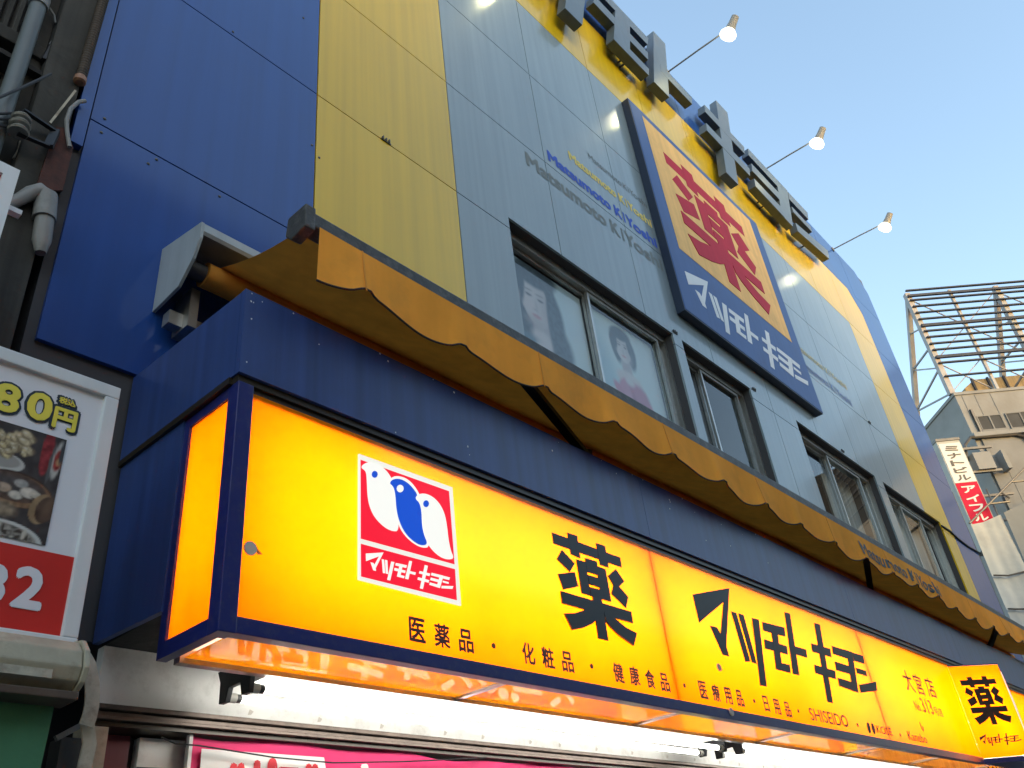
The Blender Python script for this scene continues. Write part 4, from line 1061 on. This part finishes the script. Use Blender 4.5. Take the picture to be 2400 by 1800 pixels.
# ================================================================== neighbour's green awning with a cream cassette
C7 = crop(0, 1200, .36166)
GY = -.98
ga = thing('green_awning', (0, GY, 2.4), 'folded green awning hanging from a dirty cream cassette', 'awning')
pr = [(.0, .105), (-.055, .095), (-.10, .05), (-.115, -.01), (-.10, -.055), (-.05, -.085), (.05, -.085), (.06, .10)]
mb = MB().prism([(-1.5, GY + a, 2.595 + b) for a, b in pr], (2.86, 0, 0))
mb.build('cassette', 'cassette_cream', ga, bevel=.006)
MB().box(-1.5, 1.37, GY - .10, GY + .04, 2.475, 2.503).build('lower_lip', 'rail_brown', ga, bevel=.004)
MB().prism([(1.362, GY + a * 1.08, 2.595 + b * 1.1) for a, b in pr], (.02, 0, 0)).build('end_cap', 'cassette_cream', ga, bevel=.004)
MB().box(1.06, 1.26, GY - .113, GY - .106, 2.535, 2.565).build('maker_plate', 'strap', ga)
vs = []; nx = 40
for i in range(nx + 1):
    x = -1.5 + 2.84 * i / nx
    for j in range(9):
        t = j / 8
        vs.append((x - .06 * t * max(0, (x + 1.5) / 2.84), GY + .02 - .02 * t + .05 * math.sin(i * .75 + 2.5 * t) * t, 2.49 - .95 * t))
MB().add(vs, [(i * 9 + j, (i + 1) * 9 + j, (i + 1) * 9 + j + 1, i * 9 + j + 1) for i in range(nx) for j in range(8)]).build('cloth', 'green_cloth', ga, smooth=True)
pts = on(C7, [(478, 912), (520, 920), (552, 945), (578, 990), (592, 1050), (600, 1120), (602, 1190), (596, 1260), (582, 1325), (560, 1385)], -.93)
ring = MB().ribbon(pts, .055, .008, (0, 1, 0))
sbl = solo('canvas_strap', ring, 'strap', 'dirty cream strap bent round the end of the awning cassette', 'strap')
pts = on(C7, [(570, 1370), (585, 1500), (540, 1700)], -.90)
solo('hanging_strap', MB().ribbon(pts, .05, .012, (0, 1, 0)), 'strap', 'cream strap hanging straight down beside the green cloth', 'strap')
p0, p1 = on(C7, [(640, 1430), (640, 1750)], -.6)
solo('yellowed_post', MB().box(p0.x - .06, p0.x + .03, -.62, -.5, .14, p0.z + .02), 'cassette_cream', 'yellowed post standing between the green awning and the red column', 'post')
p0 = on(C7, [(430, 1480)], -.7)[0]
solo('awning_post', MB().box(p0.x - .04, p0.x + .06, -.75, -.65, .14, p0.z), 'steel_dark', 'dark grey post behind the green awning cloth', 'post')
pts = on(C7, [(360, 1470), (520, 1385)], -.85)
solo('awning_hook', MB().bar(pts[0], pts[1], .02, .02), 'pipe_pale', 'slanting grey rod by the green cloth edge', 'rod')

# ================================================================== building at the end of the street, right
e1 = Vector((.672, -.740, 0)).normalized(); e2v = Vector((.727, .687, 0)).normalized()
P0 = CAM + Vector((.897, .128, .423)) * 53; P0.z = 0
ZR = 24.05
def W(a, b, z): return P0 + e1 * a + e2v * b + Vector((0, 0, z))
def hit(px, py, b=0.0):                      # pixel -> (a, z) on the plane parallel to the street face, b metres behind it
    r = ray(px, py); n = e2v
    t = (P0 + e2v * b - CAM).dot(n) / r.dot(n); p = CAM + r * t
    return (p - P0).dot(e1), p.z
def wb(mb, a0, a1, b0, b1, z0, z1):
    return mb.hexa([W(a0, b0, z0), W(a1, b0, z0), W(a1, b1, z0), W(a0, b1, z0)], [W(a0, b0, z1), W(a1, b0, z1), W(a1, b1, z1), W(a0, b1, z1)])
C6 = crop(1600, 600, .36166)
hb = thing('concrete_building', P0, 'weathered concrete building under the rooftop billboard frame', 'building')
wb(MB(), 0, 24, 0, 16, .02, ZR).build('wall', 'concrete', hb)
wb(MB(), -.06, 24, -.06, 16, ZR, ZR + .18).build('parapet', 'concrete', hb)
for px, w_ in ((1935, 0), (2040, 1), (1850, 2)):
    a, _ = hit(*C6(px, 1000)); wb(MB(), a - .02, a + .02, -.02, 0, 15, ZR - .05).build('pilaster_line', 'concrete_grey', hb)
for (xa, ya, xb, yb) in ((1905, 1048, 2050, 1132), (2088, 1030, 2260, 1120)):
    a0, z1 = hit(*C6(xa, ya)); a1, _ = hit(*C6(xb, ya - 10)); _, z0 = hit(*C6(xa + 40, yb))
    z0, z1 = min(z0, z1), max(z0, z1)
    wn = wb(MB(), a0, a1, -.05, .05, z0, z1).build('window', 'win_dark', hb)
    fb = MB(); wb(fb, a0 - .08, a1 + .08, -.10, -.05, z0 - .10, z0); wb(fb, a0 - .06, a1 + .06, -.08, -.05, z1, z1 + .06)
    mid = (a0 + a1) / 2; wb(fb, mid - .04, mid + .04, -.09, -.05, z0, z1); wb(fb, a0 - .06, a0, -.08, -.05, z0, z1); wb(fb, a1, a1 + .06, -.08, -.05, z0, z1)
    fb.build('frame', 'concrete_grey', wn)
a0, zl = hit(*C6(1800, 1180))
wb(MB(), -.15, 24, -.35, 0, zl - .15, zl + .10).build('ledge', 'concrete', hb)
wb(MB(), .3, 24, -.12, -.02, 4, zl - .2).build('lower_wall', 'concrete_grey', hb)
ax_, zx = hit(*C6(1860, 1000)); _, zx2 = hit(*C6(1900, 1150))
wb(MB(), ax_ - .05, ax_ + .06, -.15, -.02, zx2, zx).build('rain_pipe', 'steel_dark', hb)
fr = MB()                                    # empty rounded frame of an old billboard on the wall
pts = [hit(*C6(*p)) for p in ((1830, 1340), (1815, 1240), (1850, 1190), (1950, 1185), (2140, 1172), (2200, 1190), (2260, 1260))]
fr.tube([W(a, -.25, z) for a, z in pts], .09, 6)
fr.build('old_frame', 'steel_dark', hb)
for (xa, ya, xb, yb) in ((1860, 1370, 1990, 1400), (2040, 1350, 2090, 1400)):
    a0, z1 = hit(*C6(xa, ya)); a1, z0 = hit(*C6(xb, yb))
    wb(MB(), a0, a1, -.7, -.12, min(z0, z1) - .1, max(z0, z1) + .5).build('vent_box', 'concrete', hb)
for px in (1975, 2080):
    a0, z1 = hit(*C6(px, 1320)); wb(MB(), a0 - .12, a0 + .12, -.14, -.12, z1 - 5, z1 - .2).build('water_stain', 'concrete_grey', hb)
# tan penthouse
a0, zt_ = hit(*C6(1890, 805), 2.5); a00, zb0 = hit(*C6(1830, 860), 2.5)
pb = MB().prism([W(a00, 2.5, ZR), W(a00, 2.5, zb0), W(a0, 2.5, zt_), W(24, 2.5, zt_ + .3), W(24, 2.5, ZR)], e2v * 8)
pb.build('penthouse', 'tan_metal', hb)
for px in (1895, 2000, 2110):
    a, _ = hit(*C6(px, 850), 2.45); wb(MB(), a - .06, a + .06, 2.40, 2.5, ZR, zt_ + .05).build('rib', 'steel_slat', hb)

# rooftop billboard frame
bf = thing('billboard_frame', W(0, 0, ZR), 'empty steel billboard frame on the roof of the concrete building', 'billboard frame')
CB = crop(2080, 640, .36166)
_, ztop = hit(*CB(95, 120)); ZF = ZR + .18
Hf = ztop - ZF
for k, (fr_, th) in enumerate(((0, .08), (.055, .15), (.10, .08), (.165, .08), (.23, .08), (.295, .08), (.36, .17), (.415, .08), (.475, .08), (.54, .08), (.60, .08), (.67, .17), (.725, .08), (.85, .07))):
    z = ztop - fr_ * Hf
    wb(MB(), -.1, 24, -.12, .02, z - th / 2, z + th / 2).build('slat', 'steel_slat', bf)
posts = [0.0] + [hit(*CB(x, y))[0] for x, y in ((395, 97), (692, 78))]
step = posts[2] - posts[1]
posts += [posts[2] + step, posts[2] + 2 * step]
for k, a in enumerate(posts):
    wd = .30 if k % 2 == 0 else .16
    wb(MB(), a - wd / 2, a + wd / 2, .03, .03 + wd, ZF, ztop - .1).build('post', 'steel_pale', bf)
    if k % 2 == 0:
        MB().bar(W(a, .2, ztop - .4), W(a, 4.6, ZF), .26, .26).build('back_stay', 'steel_pale', bf)
        for p, q, th in (((.2, ztop - Hf * .55), (2.6, ZF + Hf * .45), .09), ((.2, ztop - Hf * .75), (2.6, ZF + Hf * .45), .09), ((.2, ztop - Hf * .75), (3.9, ZF + .16 * Hf), .09), ((.2, ZF + .1), (3.9, ZF + .16 * Hf), .09), ((.2, ztop - Hf * .36), (1.4, ztop - Hf * .3), .07)):
            MB().bar(W(a, *p), W(a, *q), th, th).build('stay_brace', 'steel_pale', bf)
for k in range(0, 4, 2):
    a, b = posts[k], posts[k + 2]
    m_ = (a + b) / 2; zq = ztop - Hf * .68
    for n_, (p, q) in enumerate((((a, ztop - .3), (b, zq)), ((b, ztop - .3), (a, zq)), ((a, zq), (m_, ZF + .1)), ((m_, zq), (b, ZF + .1)), ((m_, zq), (a, ZF + .1)))):
        MB().bar(W(p[0], .3 + .02 * n_, p[1]), W(q[0], .3 + .02 * n_, q[1]), .055, .055).build('cross_brace', 'steel_pale', bf)

# vertical projecting sign
CV = crop(2200, 1080, .25318)
def vq(c, pts, b): return [hit(*c(*p), b) for p in pts]
sb_ = -.9
q = vq(C6, [(1652, 1232), (1800, 1192)], sb_); a0 = q[0][0]; a1 = q[1][0]; zt2 = (q[0][1] + q[1][1]) / 2
qm = vq(CV, [(160, 205), (345, 185)], sb_); zm = (qm[0][1] + qm[1][1]) / 2
qb = vq(CV, [(320, 575), (485, 520)], sb_); zbm = (qb[0][1] + qb[1][1]) / 2
a0 = (q[0][0] + qm[0][0] + qb[0][0]) / 3; a1 = (q[1][0] + qm[1][0] + qb[1][0]) / 3
vsn = thing('vertical_sign', W((a0 + a1) / 2, sb_, zbm), 'tall white and red vertical sign on the concrete building', 'sign')
wb(MB(), a0 - .05, a1 + .05, sb_ + .01, sb_ + .9, zbm - 1.5, zt2 + .15).build('box', 'tarp', vsn)
wb(MB(), a0, a1, sb_ - .01, sb_ + .008, zm, zt2).build('white_face', 'far_white', vsn)
wb(MB(), a0, a1, sb_ - .01, sb_ + .008, zbm - .3, zm - .02).build('red_face', 'far_red', vsn)
wb(MB(), a0 - .08, a1 + .08, sb_ - .03, sb_ + .92, zt2 + .16, zt2 + .30).build('cap', 'steel_dark', vsn)
for k in range(4):
    wb(MB(), a1 + .05, max(a1 + .4, .35), sb_ + .35, sb_ + .47, zbm + (zt2 - zbm) * k / 3.2, zbm + (zt2 - zbm) * k / 3.2 + .12).build('bracket', 'steel_dark', vsn)
def vtext(body, z0, z1, mat):
    n = len(body); h = (z1 - z0) / n; wd = a1 - a0
    for i, ch in enumerate(body):
        zc = z1 - h * (i + .5); o = W(a0 + wd * .18, sb_ - .02, zc - h * .38)
        text_on(MB(), ch, o, e1 * wd * .64, Vector((0, 0, h * .76)), .05, -e2v * .006).build('letter', mat, vsn)
vtext('ミナトビル', zm + .05, zt2 - .1, 'black')
vtext('アイフル', zbm - .1, zm - .15, 'far_white')

# sheeted scaffold in front of it
sc = thing('sheeted_scaffold', W(0, -1.8, 0), 'white and grey scaffold sheets hung below the vertical sign', 'scaffold')
def sheet(nm, mat, a0_, a1_, z0, z1, b, top=None):
    nx_, nz_ = 22, 26; vs = []
    for i in range(nx_ + 1):
        for j in range(nz_ + 1):
            u = i / nx_; v = j / nz_
            zt3 = z1 if top is None else top(u)
            vs.append(W(a0_ + (a1_ - a0_) * u, b + .06 * math.sin(u * 7 + v * 5) + .03 * math.sin(v * 17 + u * 4) + .02 * math.sin(u * 19), z0 + (zt3 - z0) * v))
    MB().add(vs, [(i * (nz_ + 1) + j, (i + 1) * (nz_ + 1) + j, (i + 1) * (nz_ + 1) + j + 1, i * (nz_ + 1) + j + 1) for i in range(nx_) for j in range(nz_)]).build(nm, mat, sc, smooth=True)
SB = -1.5
h1 = hit(*CV(290, 590), SB); h2 = hit(*CV(500, 500), SB); h3 = hit(*CV(700, 300), SB)
sheet('white_sheet', 'tarp', h1[0], h2[0] + .4, .3, h1[1], SB, lambda u: h1[1] + (h2[1] - h1[1]) * u ** 1.5)
sheet('grey_sheet', 'tarp_grey', h2[0] + .45, h3[0] + 6, .3, h3[1], SB - .1, lambda u: h2[1] + (h3[1] - h2[1]) * min(1, u * 2.4) + .8 * max(0, u - .42))
mb = MB()
for zz in (h1[1] - 2.6, h1[1] - 4.2, h1[1] - 6.5):
    mb.tube([W(h1[0], SB - .16, zz), W((h1[0] + h2[0]) / 2, SB - .20, zz - .1), W(h2[0] + .4, SB - .16, zz + .05)], .04, 6)
mb.build('rope', 'cable', sc)
mb = MB()
pA = hit(*CV(280, 580), SB); pB = hit(*CV(790, 70), SB); pC = hit(*CV(470, 400), SB); pD = hit(*CV(650, 380), SB); pE = hit(*CV(560, 290), SB); pF = hit(*CV(650, 350), SB); pG = hit(*CV(665, 200), SB); pH = hit(*CV(790, 190), SB)
for s_, t_ in ((pA, pB), (pC, pD), (pE, pF), (pG, pH)):
    mb.tube([W(s_[0], SB - .05, s_[1]), W(t_[0], SB - .05, t_[1])], .05, 6)
for a in (h1[0] - .05, h2[0] + .42, h3[0] + 1.5):
    mb.tube([W(a, SB + .25, .02), W(a, SB + .25, h2[1] + 1.5)], .04, 6)
mb.build('scaffold_pipe', 'steel_dark', sc)

# ================================================================== houses across the street (seen only as reflections in the panels)
def opposite(x0, x1, h, label, y=-11.0, step=3.2, mat='opp_wall'):
    o = thing('facing_building', ((x0 + x1) / 2, y - 5, 0), label, 'building', 'buildings across the street')
    MB().box(x0, x1, y - 10, y, .01, h).build('wall', mat, o)
    me = None
    z = 4.0
    while z < h - 2:
        x = x0 + 1
        while x < x1 - 2.4:
            if me is None:
                wdw = MB().box(x, x + 1.8, y - .05, y + .03, z, z + 1.5); ob = wdw.build('window', 'opp_glass', o); me = ob; mx_, mz_ = x, z
            else:
                ob = me.copy(); COL.objects.link(ob); ob.location = (x - mx_, 0, z - mz_)
            x += step
        z += 3.3
opposite(2.6, 11.4, 18.0, 'narrow five-storey block straight across the street', step=3.0)
opposite(-26, 2.4, 15, 'low shop house across the square, left of the narrow block', y=-22, step=4.0)
opposite(11.6, 62, 15, 'low shop house across the square, right of the narrow block', y=-22, step=4.0)
opposite(74, 100, 34.5, 'dark tall block across the street, farther right', step=5.0, mat='opp_dark')
